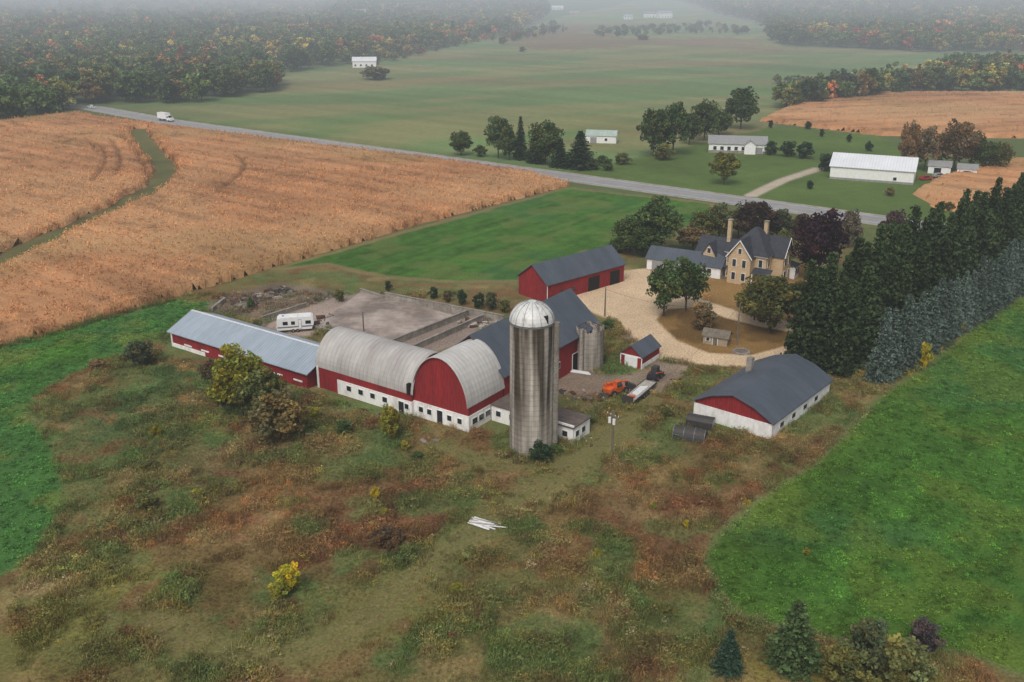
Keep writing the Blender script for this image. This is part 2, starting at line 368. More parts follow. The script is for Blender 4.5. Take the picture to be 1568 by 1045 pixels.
Z['lawn']=W([(870,268),(960,246),(1180,195),(1350,208),(1420,250),(1470,262),(1400,292),(1440,318),(1568,350),(1300,330),(1100,302)])
Z['yard']=W([(985,408),(1060,400),(1230,405),(1260,440),(1270,520),(1245,500),(1160,492),(1080,462),(1060,442),(1000,418)])
Z['gravel']=W([(862,455),(905,432),(950,415),(990,411),(1050,438),(1085,462),(1160,488),(1255,498),(1252,525),(1210,553),(1130,562),(1060,558),(1010,550),(975,522),(945,492),(905,478)])
Z['island']=W([(1006,490),(1022,474),(1070,470),(1110,487),(1160,500),(1215,510),(1200,530),(1150,544),(1085,540),(1035,522)])
Z['dirt']=W([(955,505),(1000,545),(1070,560),(1050,578),(1010,592),(960,612),(900,608),(850,600),(840,585),(875,572),(930,575),(985,562),(975,540)])
Z['concyard']=W([(398,500),(450,474),(560,444),(592,452),(775,488),(740,505),(725,522),(650,545),(500,505),(470,520)])
Z['junk']=W([(318,462),(430,428),(540,448),(500,470),(405,494),(330,480)])
WW=smooth(W([(212,200),(218,218),(240,240),(256,262),(246,284),(205,308),(150,335),(90,358),(0,405),(-150,470)]))
Z['brown1']=W([(780,72),(790,50),(860,42),(960,60),(1170,60),(1180,78),(1000,68),(860,78)])
track1=smooth(W([(960,640),(900,700),(840,735),(760,790),(690,840),(620,900),(540,965),(440,1005),(330,1000),(240,950)]))
track2=smooth(W([(1010,588),(985,630),(930,680),(860,712),(760,712),(690,690)]))
drive2=W([(1150,300),(1170,290),(1200,276),(1255,258)])
drive3=W([(1225,540),(1240,500),(1262,440),(1262,400),(1250,350),(1235,322)])
ARCS=[smooth(W(p),2) for p in ([(104,224),(122,216),(140,222),(152,240)],[(150,224),(164,240),(160,262),(142,284)],[(172,220),(188,245),(180,275)],[(120,212),(170,208),(205,226),(222,262),(232,290)],[(362,243),(378,256),(372,272),(340,296)])]
BL=[ # soft patches u,v,radius px(u), radius px(v), colour
 (600,800,150,70,(.10,.05,.026),.8),(400,760,120,60,(.13,.075,.033),.7),(330,700,150,40,(.10,.08,.035),.6),(180,640,120,60,(.055,.085,.03),.75),(150,740,70,80,(.06,.09,.03),.6),
 (480,690,120,30,(.15,.10,.045),.5),(700,740,60,30,(.18,.125,.055),.5),(1000,800,110,60,(.105,.055,.028),.8),(1100,700,90,40,(.11,.07,.03),.7),(850,930,140,45,(.16,.11,.05),.6),
 (950,1000,250,40,(.085,.06,.026),.6),(600,950,120,60,(.105,.095,.028),.7),(330,930,110,90,(.085,.06,.022),.8),(130,900,130,60,(.12,.115,.035),.8),(60,980,140,70,(.095,.09,.026),.8),
 (560,700,70,25,(.055,.085,.027),.6),(800,760,90,25,(.08,.09,.027),.6),(870,680,60,30,(.07,.09,.03),.6),(1180,1030,160,30,(.13,.11,.03),.7),(60,900,60,20,(.18,.14,.07),.6),(280,580,60,40,(.055,.085,.03),.7),(700,880,90,40,(.07,.085,.025),.5),(1220,640,60,50,(.095,.078,.03),.6)]
BLW=[]
for u,v,ru,rv,c,s in BL:
    x,y=G(u,v); x2,_=G(u+ru,v); _,y2=G(u,v-rv); BLW.append((x,y,x2-x,y2-y,c,s))
def zone(X,Y,want='all'):
    nz=fbm(X,Y,6,3,11)-.5; nzl=fbm(X,Y,22,3,12)-.5
    C=np.zeros(X.shape+(3,)); 
    def setc(m,c):
        m=m[...,None] if m.ndim==X.ndim else m
        C[:]=C*(1-m)+np.asarray(c)*m
    a=fbm(X,Y,14,4,1); b=fbm(X,Y,9,4,2); d=fbm(X,Y,5,4,3)
    C[:]=(.092,.085,.03)
    setc(ss(.48,.64,a)*.9,(.12,.08,.033)); setc(ss(.52,.66,b)*.7,(.065,.088,.028)); 
    for x,y,rx,ry,c,s in BLW:
        g=np.exp(-(((X-x)/rx)**2+((Y-y)/ry)**2))*s*1.2; setc(np.clip(ss(.2,.85,g+nz*.9+ (a-.5)*.6),0,1)*.85,c)
    setc(ss(.56,.72,d)*.55,(.18,.13,.058)); setc(ss(.58,.72,fbm(X,Y,4,3,8))*.6,(.115,.055,.028)); setc(ss(.56,.72,fbm(X,Y,6,3,9))*.6,(.058,.10,.03))
    C*= (1.1+.85*fbm(X,Y,2.0,3,31))[...,None]
    weed=np.ones(X.shape)
    r=np.hypot(X,Y)
    far=ss(230,300,r); setc(far,(.10,.13,.05))
    for t,w in((track1,2.6),(track2,1.9)):
        m=1-ss(w*.5,w*1.6,sdl(t,X,Y)+nz*2.); setc(m*.75,(.16,.15,.052)); weed*=1-m*.75
        m=1-ss(.1,.5,np.abs(sdl(t,X,Y)-.85)); setc(m*.35,(.20,.15,.08))
    def z(k,w=.8,n=2.): return ss(-w,w,sd(Z[k],X,Y)+nz*n+nzl*n)
    m=z('farfield',3,6); f=fbm(X,Y,120,4,20); st=fbm(X*.3+Y*.25,Y-X*.6,40,2,21)
    base=np.array((.135,.20,.075))*(.75+.5*f)[...,None]
    base=base*(1-ss(.45,.7,st)[...,None]*.6)+np.array((.26,.225,.105))*ss(.45,.7,st)[...,None]*.6
    base=base*(1+.5*(fbm((X*.8-Y*.6)/12,(X*.6+Y*.8),9,3,77)-.5))[...,None]
    bt=ss(.55,.68,fbm(X*.5,Y,70,3,79))[...,None]; base=base*(1-bt*.4)+np.array((.22,.15,.08))*bt*.4
    setc(m,base)
    setc(z('brown1',20,60)*.8,np.array((.19,.12,.075))*(.8+.4*f)[...,None])
    for k,c in(('orange',(.48,.25,.12)),('orange2',(.50,.28,.13))): m=z(k,1,3); setc(m,np.array(c)*(.85+.3*a)[...,None]); weed*=1-m
    m=z('lawn',1.,3.); setc(m,np.array((.095,.145,.038))*(.75+.5*fbm(X,Y,15,3,23))[...,None]); weed*=1-m
    rw=fbm((X*.6+Y*.8)/30,(X*.8-Y*.6),1.8,2,66)-.5
    hf=fbm(X,Y,1.6,2,67)-.5
    g=np.array((.052,.125,.019))*(.72+.5*fbm(X,Y,10,4,26)+.6*rw+.5*hf)[...,None]
    bl=ss(.5,.65,fbm(X,Y,25,3,28))[...,None]; g=g*(1-bl*.5)+np.array((.042,.11,.036))*bl*.5
    yl=ss(.52,.66,fbm(X,Y,8,4,27))[...,None]
    dE=ss(0,9,-sd(Z['right'],X,Y)+9)[...,None]
    for k,c,w in(('right',g*1.1*(1-yl*.4)*(1-.25*dE)+np.array((.12,.16,.025))*(yl*.4+.25*dE),.6),('left',g*1.2*(1-yl*.6)+np.array((.14,.175,.038))*yl*.6,1.),('mid',g*1.1*(1-yl*.5)+np.array((.13,.16,.045))*yl*.5,1.)):
        m=z(k,w,1.3); setc(m,c); weed*=1-m
    e=np.abs(sd(Z['right'],X,Y)+nz*1.5-.2); setc((1-ss(.2,1.1,e))*.4,(.18,.17,.08))
    e=np.abs(sd(Z['mid'],X,Y)+nz*2); setc((1-ss(.5,1.6,e))*.6,(.25,.17,.09))
    m=z('corn',1.5,1.); setc(m,(.19,.12,.06)); weed*=1-m
    wwd=sdl(WW,X,Y)+nz*4; m=1-ss(4,7,wwd); setc(m,np.array((.15,.13,.055))*(.6+.7*b)[...,None]); m=(1-ss(.5,3,wwd)); setc(m*.6,(.095,.12,.045))
    m=z('yard',.8,2.); setc(m,np.array((.25,.15,.055))*(.7+.6*a)[...,None]); weed*=1-m
    m=z('dirt',1.0,5.); setc(m*.85,np.array((.27,.20,.155))*(.7+.6*d)[...,None]); weed*=1-m
    m=z('gravel',.6,1.2); gr=np.array((.62,.46,.30))*(.74+.35*b+.15*(fbm(X,Y,2,3,81)))[...,None]; setc(m,gr); weed*=1-m
    m=(1-ss(1.3,2.6,sdl(drive3,X,Y)))*.5; setc(m,gr); 
    m=z('island',.4,.6); setc(m,np.array((.22,.13,.045))*(.7+.6*a)[...,None]*(1-.4*ss(.5,.6,b))[...,None]); weed*=1-m
    m=z('junk',1,3.); setc(m*.7,np.array((.18,.14,.11))*(.5+d)[...,None]); weed*=1-m*.6
    m=z('concyard',1,2.); setc(m,np.array((.30,.235,.195))*(.6+.8*a)[...,None]); weed*=1-m
    m=1-ss(1.6,2.6,sdl(drive2,X,Y)); setc(m,(.45,.38,.30)); weed*=1-m
    return C,np.clip(weed,0,1)
# ---------------------------------------------------------------- ground
def axis(lo,hi,step,end_lo,end_hi,g=1.035):
    a=list(np.arange(lo,hi+.01,step)); s=step
    while a[-1]<end_hi: s*=g; a.append(a[-1]+s)
    s=step; pre=[lo]
    while pre[-1]>end_lo: s*=g; pre.append(pre[-1]-s)
    return np.array(pre[::-1][:-1]+a)
gx=axis(-95,95,.45,-6500,6500,1.035); gy=axis(70,235,.45,-400,6500,1.018)
X,Y=np.meshgrid(gx,gy); C,_=zone(X,Y); Zt=terr(X,Y)
nx,ny=len(gx),len(gy); i=np.arange(nx*ny).reshape(ny,nx)
Q=np.stack([i[:-1,:-1],i[:-1,1:],i[1:,1:],i[1:,:-1]],-1).reshape(-1,4)
gm,nt,b=newmat('ground_soil_and_grass'); N=nt.nodes; L=nt.links
at=N.new('ShaderNodeAttribute'); at.attribute_name='Col'; tc=N.new('ShaderNodeTexCoord')
def nz(sc,det,lo,hi,rg=.65):
    n=N.new('ShaderNodeTexNoise'); n.inputs['Scale'].default_value=sc; n.inputs['Detail'].default_value=det; n.inputs['Roughness'].default_value=rg
    L.new(tc.outputs['Object'],n.inputs['Vector']); m=N.new('ShaderNodeMapRange'); m.inputs[1].default_value=.3; m.inputs[2].default_value=.7; m.inputs[3].default_value=lo; m.inputs[4].default_value=hi
    L.new(n.outputs['Fac'],m.inputs[0]); return n,m.outputs[0]
n1,o1=nz(2.8,6,.55,1.4); n2,o2=nz(.25,5,.9,1.1)
cur=at.outputs['Color']
for o in(o1,o2):
    mx=N.new('ShaderNodeMix'); mx.data_type='RGBA'; mx.blend_type='MULTIPLY'; mx.inputs[0].default_value=1; L.new(cur,mx.inputs[6]); L.new(o,mx.inputs[7]); cur=mx.outputs[2]
L.new(cur,b.inputs['Base Color']); b.inputs['Roughness'].default_value=.95; b.inputs['Specular IOR Level'].default_value=.1
bp=N.new('ShaderNodeBump'); bp.inputs['Strength'].default_value=.7; bp.inputs['Distance'].default_value=.14; L.new(n1.outputs['Fac'],bp.inputs['Height']); L.new(bp.outputs[0],b.inputs['Normal'])
link('ground',mesh_np('ground',np.stack([X,Y,Zt],-1).reshape(-1,3),Q,[gm],None,{'Col':C.reshape(-1,3)}))
# ---------------------------------------------------------------- standing corn
def arcd(X,Y):
    d=np.full(X.shape,1e9)
    for a in ARCS: d=np.minimum(d,sdl(a,X,Y))
    return d
def cornfield(name,key,rowang,step=.9,hcorn=2.1,plants=True,tone=1.):
    poly=Z[key]; lo=poly.min(0)-2; hi=poly.max(0)+2; lo=np.maximum(lo,[-420,80]); hi=np.minimum(hi,[520,640])
    x=np.arange(lo[0],hi[0],step); y=np.arange(lo[1],hi[1],step); X,Y=np.meshgrid(x,y)
    def edge(X,Y):
        s=sd(poly,X,Y)+(fbm(X,Y,5,2,50)-.5)*1.2
        return np.minimum(s,sdl(WW,X,Y)-4.2+(fbm(X,Y,9,2,51)-.5)*4)
    s=edge(X,Y)
    keep=(s>-step)&(np.abs(X)<Y*.62+20)
    ad=arcd(X,Y)
    h=np.where(s>0,hcorn*.84*ss(0,.5,s)*(1-.6*(1-ss(.3,1.,ad))),-.05)+np.where(s>.5,RNG.uniform(-.22,.22,X.shape),0)
    idx=-np.ones(X.shape,int); idx[keep]=np.arange(keep.sum())
    q=np.stack([idx[:-1,:-1],idx[:-1,1:],idx[1:,1:],idx[1:,:-1]],-1).reshape(-1,4); q=q[(q>=0).all(1)]
    XX,YY,HH=X[keep],Y[keep],h[keep]
    ca,sa=math.cos(rowang),math.sin(rowang)
    def ccol(X,Y):
        a=fbm(X,Y,30,4,60); d=fbm(X,Y,7,3,61)
        t=-X*sa+Y*ca
        row=fbm((X*ca+Y*sa)/25,t,2.4,2,62)
        c=np.array((.57,.285,.13))*tone*(.70+.35*a+.3*d-.12+.55*(row-.5))[:,None]
        gr=ss(.52,.7,fbm(X,Y,45,3,64))[:,None]; c=c*(1-gr*.45)+np.array((.36,.245,.10))*gr*.45
        go=ss(.5,.66,fbm(X,Y,60,3,68))[:,None]; c=c*(1-go*.4)+np.array((.66,.40,.20))*go*.4
        dk=ss(.66,.74,fbm((X*ca+Y*sa)/3.,t,5,3,65))[:,None]; c=c*(1-dk*.25)
        return c*(1-.45*(1-ss(.3,1.1,arcd(X,Y))))[:,None]
    m,nt,b=newmat(name+'_dry_leaves'); a=nt.nodes.new('ShaderNodeAttribute'); a.attribute_name='Col'; nt.links.new(a.outputs['Color'],b.inputs['Base Color']); b.inputs['Roughness'].default_value=.9
    nn=nt.nodes.new('ShaderNodeTexNoise'); nn.inputs['Scale'].default_value=1.4; bb=nt.nodes.new('ShaderNodeBump'); bb.inputs['Distance'].default_value=.4; tcc=nt.nodes.new('ShaderNodeTexCoord')
    nt.links.new(tcc.outputs['Object'],nn.inputs['Vector']); nt.links.new(nn.outputs['Fac'],bb.inputs['Height']); nt.links.new(bb.outputs[0],b.inputs['Normal'])
    link(name,mesh_np(name,np.stack([XX,YY,HH],-1),q,[m],None,{'Col':ccol(XX,YY)*(.78 if plants else .85)}))
    R=max(hi-lo)*1.5; c0=(lo+hi)/2
    t,s2=np.meshgrid(np.arange(-R/2,R/2,1.5),np.arange(-R/2,R/2,1.3)); t=t.ravel()+RNG.uniform(-.6,.6,t.size); s2=s2.ravel()+RNG.normal(size=s2.size)*.08
    px=c0[0]+t*ca-s2*sa; py=c0[1]+t*sa+s2*ca
    k=(px>lo[0])&(px<hi[0])&(py>lo[1])&(py<hi[1])&(np.abs(px)<py*.60+8); px=px[k];py=py[k]
    s=edge(px,py)
    pr=np.where(s<4,1.,np.where(py<330,.65,.3)) if plants else np.full(len(s),.12); k=(s>-.1)&(RNG.uniform(size=len(s))<pr)&(arcd(px,py)>.6); px=px[k];py=py[k]
    n=len(px); sc=RNG.uniform(.85,1.15,(n,1))*np.array([[1.,1.,1.]])*(hcorn/2.1)
    scatter(name+'_plants',np.stack([px,py,np.zeros(n)],-1),sc,ccol(px,py)*RNG.uniform(.85,1.4,(n,1)),RNG.integers(0,3,n),CORNC)
    print(name,n)
def tuft(name,seed,n,h,spread,w,lean=.35,leafy=0,leaf=.05):
    rng=np.random.default_rng(seed); V=[];Q=[];sh=[]
    for i in range(n):
        a=rng.uniform(0,6.28); r=spread*math.sqrt(rng.uniform()); x,y=r*math.cos(a),r*math.sin(a); hh=h*rng.uniform(.5,1.1)
        b=rng.uniform(0,6.28); lx,ly=rng.normal(size=2)*lean*hh; wx,wy=math.cos(b)*w/2,math.sin(b)*w/2; o=len(V)
        mx,my=x+lx*.35,y+ly*.35
        V+=[(x-wx,y-wy,0),(x+wx,y+wy,0),(mx+wx,my+wy,hh*.6),(mx-wx,my-wy,hh*.6),(x+lx+wx*.2,y+ly+wy*.2,hh),(x+lx-wx*.2,y+ly-wy*.2,hh)]
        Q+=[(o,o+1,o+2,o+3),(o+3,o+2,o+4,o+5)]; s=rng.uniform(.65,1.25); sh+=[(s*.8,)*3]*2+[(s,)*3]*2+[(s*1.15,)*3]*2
    V=np.array(V);Q=np.array(Q);sh=np.array(sh)
    parts=[(V,Q,0)];shs=[sh]
    if leafy:
        P=rng.normal(size=(leafy,3))*[spread*.6,spread*.6,h*.25]+[0,0,h*.6]; P[:,2]=np.clip(P[:,2],.05,h*1.15)
        v,q=quads(P,leaf,rng,.3); s=np.repeat(rng.uniform(.7,1.35,leafy),4); parts.append((v,q,0)); shs.append(np.stack([s,s,s],1))
    return combine(name,parts,shs,True)
CORNC=coll('corn_plant',[tuft('corn_plant_%d'%k,100+k,9,2.2,.7,.16,.18,14,.17) for k in range(3)])
cornfield('corn_field','corn',math.radians(-38))
cornfield('corn_field_upper','orange',math.radians(15),1.6,2.,False,1.0)
cornfield('corn_field_roadside','orange2',math.radians(-35),1.2,2.,False,1.1)
WEED=coll('weed_tuft',[tuft('weed_tuft_a',1,24,.75,.42,.04,.3),tuft('weed_tuft_b',2,18,.9,.4,.035,.25,22,.06),tuft('weed_tuft_c',3,12,.6,.45,.035,.4,40,.075),tuft('weed_tuft_d',4,26,.5,.5,.045,.5)])
# ---------------------------------------------------------------- weeds
box=np.array([(-95,70),(80,70),(80,195),(-95,195)],float)
x,y=pts_in(box,.52); k=np.abs(x)<y*.56+4; x=x[k];y=y[k]
C,wd=zone(x,y); 
foot=[W([(470,605),(520,470),(905,430),(935,500),(890,620),(760,668)]),W([(245,540),(300,475),(480,520),(480,600)]),W([(1062,640),(1150,545),(1270,600),(1182,678)])]
for fp in foot: wd=wd*(sd(fp,x,y)<0)
k=RNG.uniform(size=len(x))<wd*.98-.05; x=x[k];y=y[k];C=C[k]
hh=fbm(x,y,4,3,70); n=len(x)
sc=(.4+1.0*ss(.35,.62,hh))[:,None]*RNG.uniform(.6,1.25,(n,1))*np.array([[1.1,1.1,.85]])
ti=C*RNG.uniform(1.05,1.85,(n,1))*(1+RNG.normal(size=(n,3))*.06); sp=RNG.uniform(size=n)
cl=fbm(x,y,3,2,90)
ti[(sp<.35)&(cl>.62)]*=np.array((1.5,1.25,1.1)); ti[(sp>.4)&(sp<.7)&(cl<.36)]*=np.array((.6,.6,.6))
ti[sp<.006]=(.42,.35,.2); ti[(sp>.03)&(sp<.05)]=(.18,.08,.045); ti[(sp>.06)&(sp<.063)]=(.5,.4,.05)
scatter('weeds',np.stack([x,y,np.zeros(n)],-1),sc,ti*1.15,RNG.integers(0,4,n),WEED); print('weeds',n)
LOW=coll('crop_clump',[tuft('crop_clump_%d'%k,20+k,6,.25,.35,.05,.6,24,.08) for k in range(3)])
XS=[];YS=[]
for key in('right','left'):
    x,y=pts_in(np.clip(Z[key],[-140,70],[140,260]),.75); k=(np.abs(x)<y*.56+4)&(y<190); x=x[k];y=y[k]
    k=(sd(Z[key],x,y)>.5)&(RNG.uniform(size=len(x))<.65); XS.append(x[k]);YS.append(y[k])
x=np.concatenate(XS);y=np.concatenate(YS); C,_=zone(x,y); n=len(x)
scatter('field_crop',np.stack([x,y,np.zeros(n)],-1),RNG.uniform(.6,1.3,(n,1))*np.ones((1,3)),C*RNG.uniform(.95,2.5,(n,1)),RNG.integers(0,3,n),LOW); print('crop',n)
# ---------------------------------------------------------------- road
def strip(name,line,off0,off1,z,m):
    line=np.array(line); V=[];n=len(line)
    for i in range(n):
        a=line[max(i-1,0)];b=line[min(i+1,n-1)]; d=(b-a)/np.linalg.norm(b-a); nn=np.array([-d[1],d[0]])
        for o in(off0,off1): p=line[i]+nn*o; V.append((p[0],p[1],z))
    me=mesh_np(name,V,[(2*i,2*i+2,2*i+3,2*i+1) for i in range(n-1)],[m]); return me
base=[(-420,600),(-300,552),(-211,504)]
p0=np.array((-158,455.6)); dr=np.array((1,-.754))
line=base+[tuple(p0+dr*t) for t in range(0,700,20)]
e=bpy.data.objects.new('road',None); S.collection.objects.link(e)
for nm,a,b_,z,m in(('shoulder',-6.6,6.6,.02,M['shoul']),('asphalt',-5.,5.,.035,M['asph']),('edge_line_left',3.6,3.8,.045,M['wht']),('edge_line_right',-3.8,-3.6,.045,M['wht']),('centre_line',-.2,.2,.045,M['yel'])):
    o=link(nm,strip(nm,line,a,b_,z,m)); o.parent=e
def slab(name,pts,z,m):
    P=W(pts); me=bpy.data.meshes.new(name); me.from_pydata([(a,b,z) for a,b in P]+[(a,b,-.1) for a,b in P],[],[tuple(range(len(P)))]+[(i,(i+1)%len(P),len(P)+(i+1)%len(P),len(P)+i) for i in range(len(P))]); me.materials.append(m); return link(name,me)
slab('concrete_yard',[(478,502),(553,447),(592,455),(700,485),(600,527),(540,512)],.06,M['slab'])
# ---------------------------------------------------------------- buildings
A35=math.radians(-35)
OA=G(718,662)
def arch(e,r,n=20,p=2.0,q=.62):
    out=[]
    for i in range(n+1):
        s=-math.cos(math.pi*i/n); out.append((s,e+(r-e)*(max(0,1-abs(s)**p))**q))
    return out
b=B('gothic_arch_dairy_barn',OA,A35)
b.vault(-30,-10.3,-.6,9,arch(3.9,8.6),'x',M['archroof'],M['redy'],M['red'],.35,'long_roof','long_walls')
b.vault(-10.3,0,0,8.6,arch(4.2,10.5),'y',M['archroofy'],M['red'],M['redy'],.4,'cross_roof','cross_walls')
b.box('block_foundation',M['white'],-25.6,-10.2,-.72,0,0,2.4)
b.box('block_foundation',M['white'],-10.45,.12,-.14,8.5,0,2.5)
b.box('roof_patch',M['dark'],-3.9,-3.6,2.5,4.2,9.0,9.25)
for xx in(-23,-20.5,-18,-15.5): b.win('f',-.72,xx,1.1,.9,.8)
b.win('f',-.72,-12.2,.02,1.,2.0,True,M['glass']); b.win('f',-.72,-11.1,1.1,.7,.8)
for xx in(-8.8,-7.2,-3.4,-1.5): b.win('f',-.14,xx,1.0,.75,.8)
b.win('f',-.14,-5.2,.02,1.,2.1,True,M['red'])
for yy in(1.2,2.8,4.4): b.win('r',.12,yy,1.0,1.1,.85)
b.box('vent_door',M['dark'],-10.9,-10.4,-.95,-.3,3.6,5.3)
b.box('corner_trim',M['trim'],-30.08,-29.7,-.72,-.55,0,3.7)
b.done()
b=B('red_hay_barn',OA,A35)
b.vault(-12,0,8.9,36.5,[(-1,6.2),(0,11.2),(1,6.2)],'y',M['darkroof'],M['red'],M['redy'],.7)
b.win('r',0,30,.02,3,3,True,M['dark']); b.win('r',0,20,2,1,1); b.win('r',0,24,2,1,1)
b.done()
b=B('milk_house',OA,A35)
b.box('block_walls',M['white'],.3,14.5,5.2,9.8,0,2.5); b.box('flat_roof',M['tarroof'],.2,14.7,5.0,10,2.5,2.68); b.box('parapet',M['white'],9.5,14.6,5.1,5.4,2.68,2.9)
for yy in(6.2,7.9): b.win('r',14.5,yy,1.0,.8,.8)
for xx in(1.6,4,11.5,13.2): b.win('f',5.2,xx,1.,.8,.8)
b.done()
b=B('long_cattle_shed',OA,A35)
b.vault(-65,-30.8,-2.2,8.2,[(-1,2.9),(0,5.1),(1,2.9)],'x',M['bluroof'],M['redy'],M['red'],.6)
b.box('base_wall',M['white'],-64.8,-56,-2.32,-2.1,0,.7)
for i in range(7): b.box('sliding_door_trim',M['trim'],-61.5+i*4.6,-59.5+i*4.6,-2.34,-2.1,.9,1.15)
b.box('ridge_cap',M['whroof'],-65.5,-30.3,2.75,3.25,5.2,5.3)
b.box('corner_trim',M['trim'],-65.1,-64.8,-2.33,-2.1,0,2.7)
b.done()
A=math.radians(-48); c=G(838,465)
b=B('red_machine_barn',c,A)
b.vault(-8.6,0,0,23,[(-1,4.0),(0,7.2),(1,4.0)],'y',M['darkroof'],M['red'],M['redy'],.4)
b.win('r',0,13.5,.02,3.4,3,True,M['dark'],M['redy']); b.win('r',0,20,.02,3.,3,True,M['dark'],M['redy'])
b.win('r',0,4,1.2,.8,.8); b.win('r',0,7.5,1.2,.8,.8); b.box('corner_trim',M['trim'],-.06,.06,-.06,.06,0,3.9)
b.done()
A=math.radians(-39.5); c=G(1180,673)
b=B('red_and_white_shed',c,A)
b.vault(-12.4,0,0,20.5,[(-1,2.7),(-.55,4.2),(0,5.2),(.55,4.2),(1,2.7)],'y',M['darkroof'],M['red'],M['white'],.5)
b.box('white_front_wall',M['white'],-12.5,.1,-.1,.2,0,2.3); b.box('white_side_wall',M['white'],-.1,.1,0,20.4,0,2.45)
for yy in(3,7,11,15): b.win('r',.1,yy,1.,1.1,.7)
b.box('chimney',M['conc2'],-10.4,-9.5,12,12.9,3,6.4)
b.done()
c=G(958,560); b=B('small_red_shed',c,math.radians(-35))
b.vault(-1,3,0,6.5,[(-1,2.2),(0,3.8),(1,2.2)],'y',M['darkroof'],M['red'],M['redy'],.3)
b.box('gable_trim',M['trim'],-1.05,3.05,-.06,-.01,1.9,2.12); b.box('corner_trim',M['trim'],2.93,3.07,-.07,.07,0,2.1); b.box('corner_trim',M['trim'],-1.07,-.93,-.07,.07,0,2.1)
b.win('f',0,1,.02,2.2,1.8,True,M['trim']); b.box('side_base',M['white'],3.0,3.06,.1,6.4,0,.8); b.done()
# ---- silos
def dome(b,part,m,r,z0,h,n=32,k=8):
    V=[];Fc=[]
    for j in range(k+1):
        t=math.pi/2*j/k
        for i in range(n): V.append((r*math.cos(t)*math.cos(6.28318*i/n),r*math.cos(t)*math.sin(6.28318*i/n),z0+h*math.sin(t)))
    for j in range(k):
        for i in range(n): Fc.append((j*n+i,j*n+(i+1)%n,(j+1)*n+(i+1)%n,(j+1)*n+i))
    b.add(part,m,V,Fc)
sx,sy=G(813,685); r=2.98
b=B('concrete_stave_silo',(sx,sy),0)
b.tube('barrel',M['conc'],(0,0,0),(0,0,18.7),r,r,96)
for i in range(24): b.tube('hoops',M['hoop'],(0,0,.5+.76*i),(0,0,.53+.76*i),r+.02,r+.02,96)
b.tube('dome_rim',M['steel'],(0,0,18.65),(0,0,18.95),r+.1,r+.1,48); dome(b,'dome_roof',M['dome'],r+.06,18.9,2.75)
for i in range(16):
    a=6.28318*i/16; pr=None
    for j in range(8):
        t=math.pi/2*j/8; q=((r+.1)*math.cos(t)*math.cos(a),(r+.1)*math.cos(t)*math.sin(a),18.9+2.78*math.sin(t))
        if pr: b.tube('dome_ribs',M['steel'],pr,q,.03,.03,4)
        pr=q
b.box('roof_hatch',M['dark'],1.5,2.1,-2.25,-1.7,19.2,20.2)
ca=math.radians(-8); cx,cy=(r+.35)*math.cos(ca),(r+.35)*math.sin(ca)
b.tube('chute',M['conc2'],(cx,cy,1),(cx,cy,18.8),.42,.42,14)
for i in range(40): b.tube('ladder',M['steel'],(cx-.2,cy-.5,.6+.45*i),(cx+.2,cy-.5,.6+.45*i),.02,.02,4)
b.done()
sx2,sy2=G(901,560); h2=hgt(901,560,494)
b=B('roofless_stave_silo',(sx2,sy2),0); r2=2.5; ni=64; hb=h2-.9
# open shell with real wall thickness and a broken rim
V=[];Fc=[]
rim=[hb+.35*math.sin(i*.9)+.25*math.sin(i*2.3)-(.9 if 20<i<27 else 0)+random.uniform(-.12,.12) for i in range(ni)]
for rr,lo_ in((r2,0),(r2-.25,.0)):
    for i in range(ni): V.append((rr*math.cos(6.28318*i/ni),rr*math.sin(6.28318*i/ni),lo_))
    for i in range(ni): V.append((rr*math.cos(6.28318*i/ni),rr*math.sin(6.28318*i/ni),rim[i]))
for i in range(ni):
    j=(i+1)%ni; Fc+=[(i,j,ni+j,ni+i),(2*ni+j,2*ni+i,3*ni+i,3*ni+j),(ni+i,ni+j,3*ni+j,3*ni+i)]
b.add('barrel',M['conc3'],V,Fc); b.tube('old_silage',M['dark'],(0,0,h2-4),(0,0,h2-3.8),r2-.27,r2-.27,40)
for i in range(9): b.tube('hoops',M['rust'] if i==8 else M['conc3'],(0,0,.6+.76*i),(0,0,.63+.76*i),r2+.02,r2+.02,64,False)
for i in range(5):
    a=.6+i*1.2; b.tube('bent_roof_frame',M['rust'],((r2-.1)*math.cos(a),(r2-.1)*math.sin(a),hb-.1),(.8*math.cos(a+.5),.8*math.sin(a+.5),h2+random.uniform(-.4,.2)),.07,.05,6)
b.tube('chute',M['conc3'],(-1.5,-r2-.1,0),(-1.5,-r2-.1,h2-.3),.38,.38,14); b.done()
# ---- house
hc=G(1166,440)
b=B('cream_brick_farmhouse',hc,A35)
def hip(b,part,x0,x1,y0,y1,e,rz,ov=.5,inset=None):
    x0-=ov;x1+=ov;y0-=ov;y1+=ov; cx,cy=(x0+x1)/2,(y0+y1)/2; w=min(x1-x0,y1-y0)/2*(inset or .92)
    V=[(x0,y0,e),(x1,y0,e),(x1,y1,e),(x0,y1,e),(x0+w,y0+w,rz),(x1-w,y0+w,rz),(x1-w,y1-w,rz),(x0+w,y1-w,rz)]
    b.add(part,M['shingle'],V,[(0,1,5,4),(1,2,6,5),(2,3,7,6),(3,0,4,7),(4,5,6,7),(0,3,2,1)])
b.box('walls',M['brick'],-9,0,1.5,11,0,6.2); b.box('eaves_trim',M['trim'],-9.4,.4,1.1,11.4,6.05,6.22); hip(b,'hip_roof',-9,0,1.5,11,6.23,11.2)
gp=[(-1,5.9),(0,9.6),(1,5.9)]
b.vault(-7.6,-2.6,-.8,5,gp,'y',M['shingle'],M['brick'],None,.4,'front_gable_roof','front_gable_walls')
b.vault(-1.,2.6,4.6,9.4,gp,'x',M['shingle'],M['brick'],None,.4,'side_gable_roof','side_gable_walls')
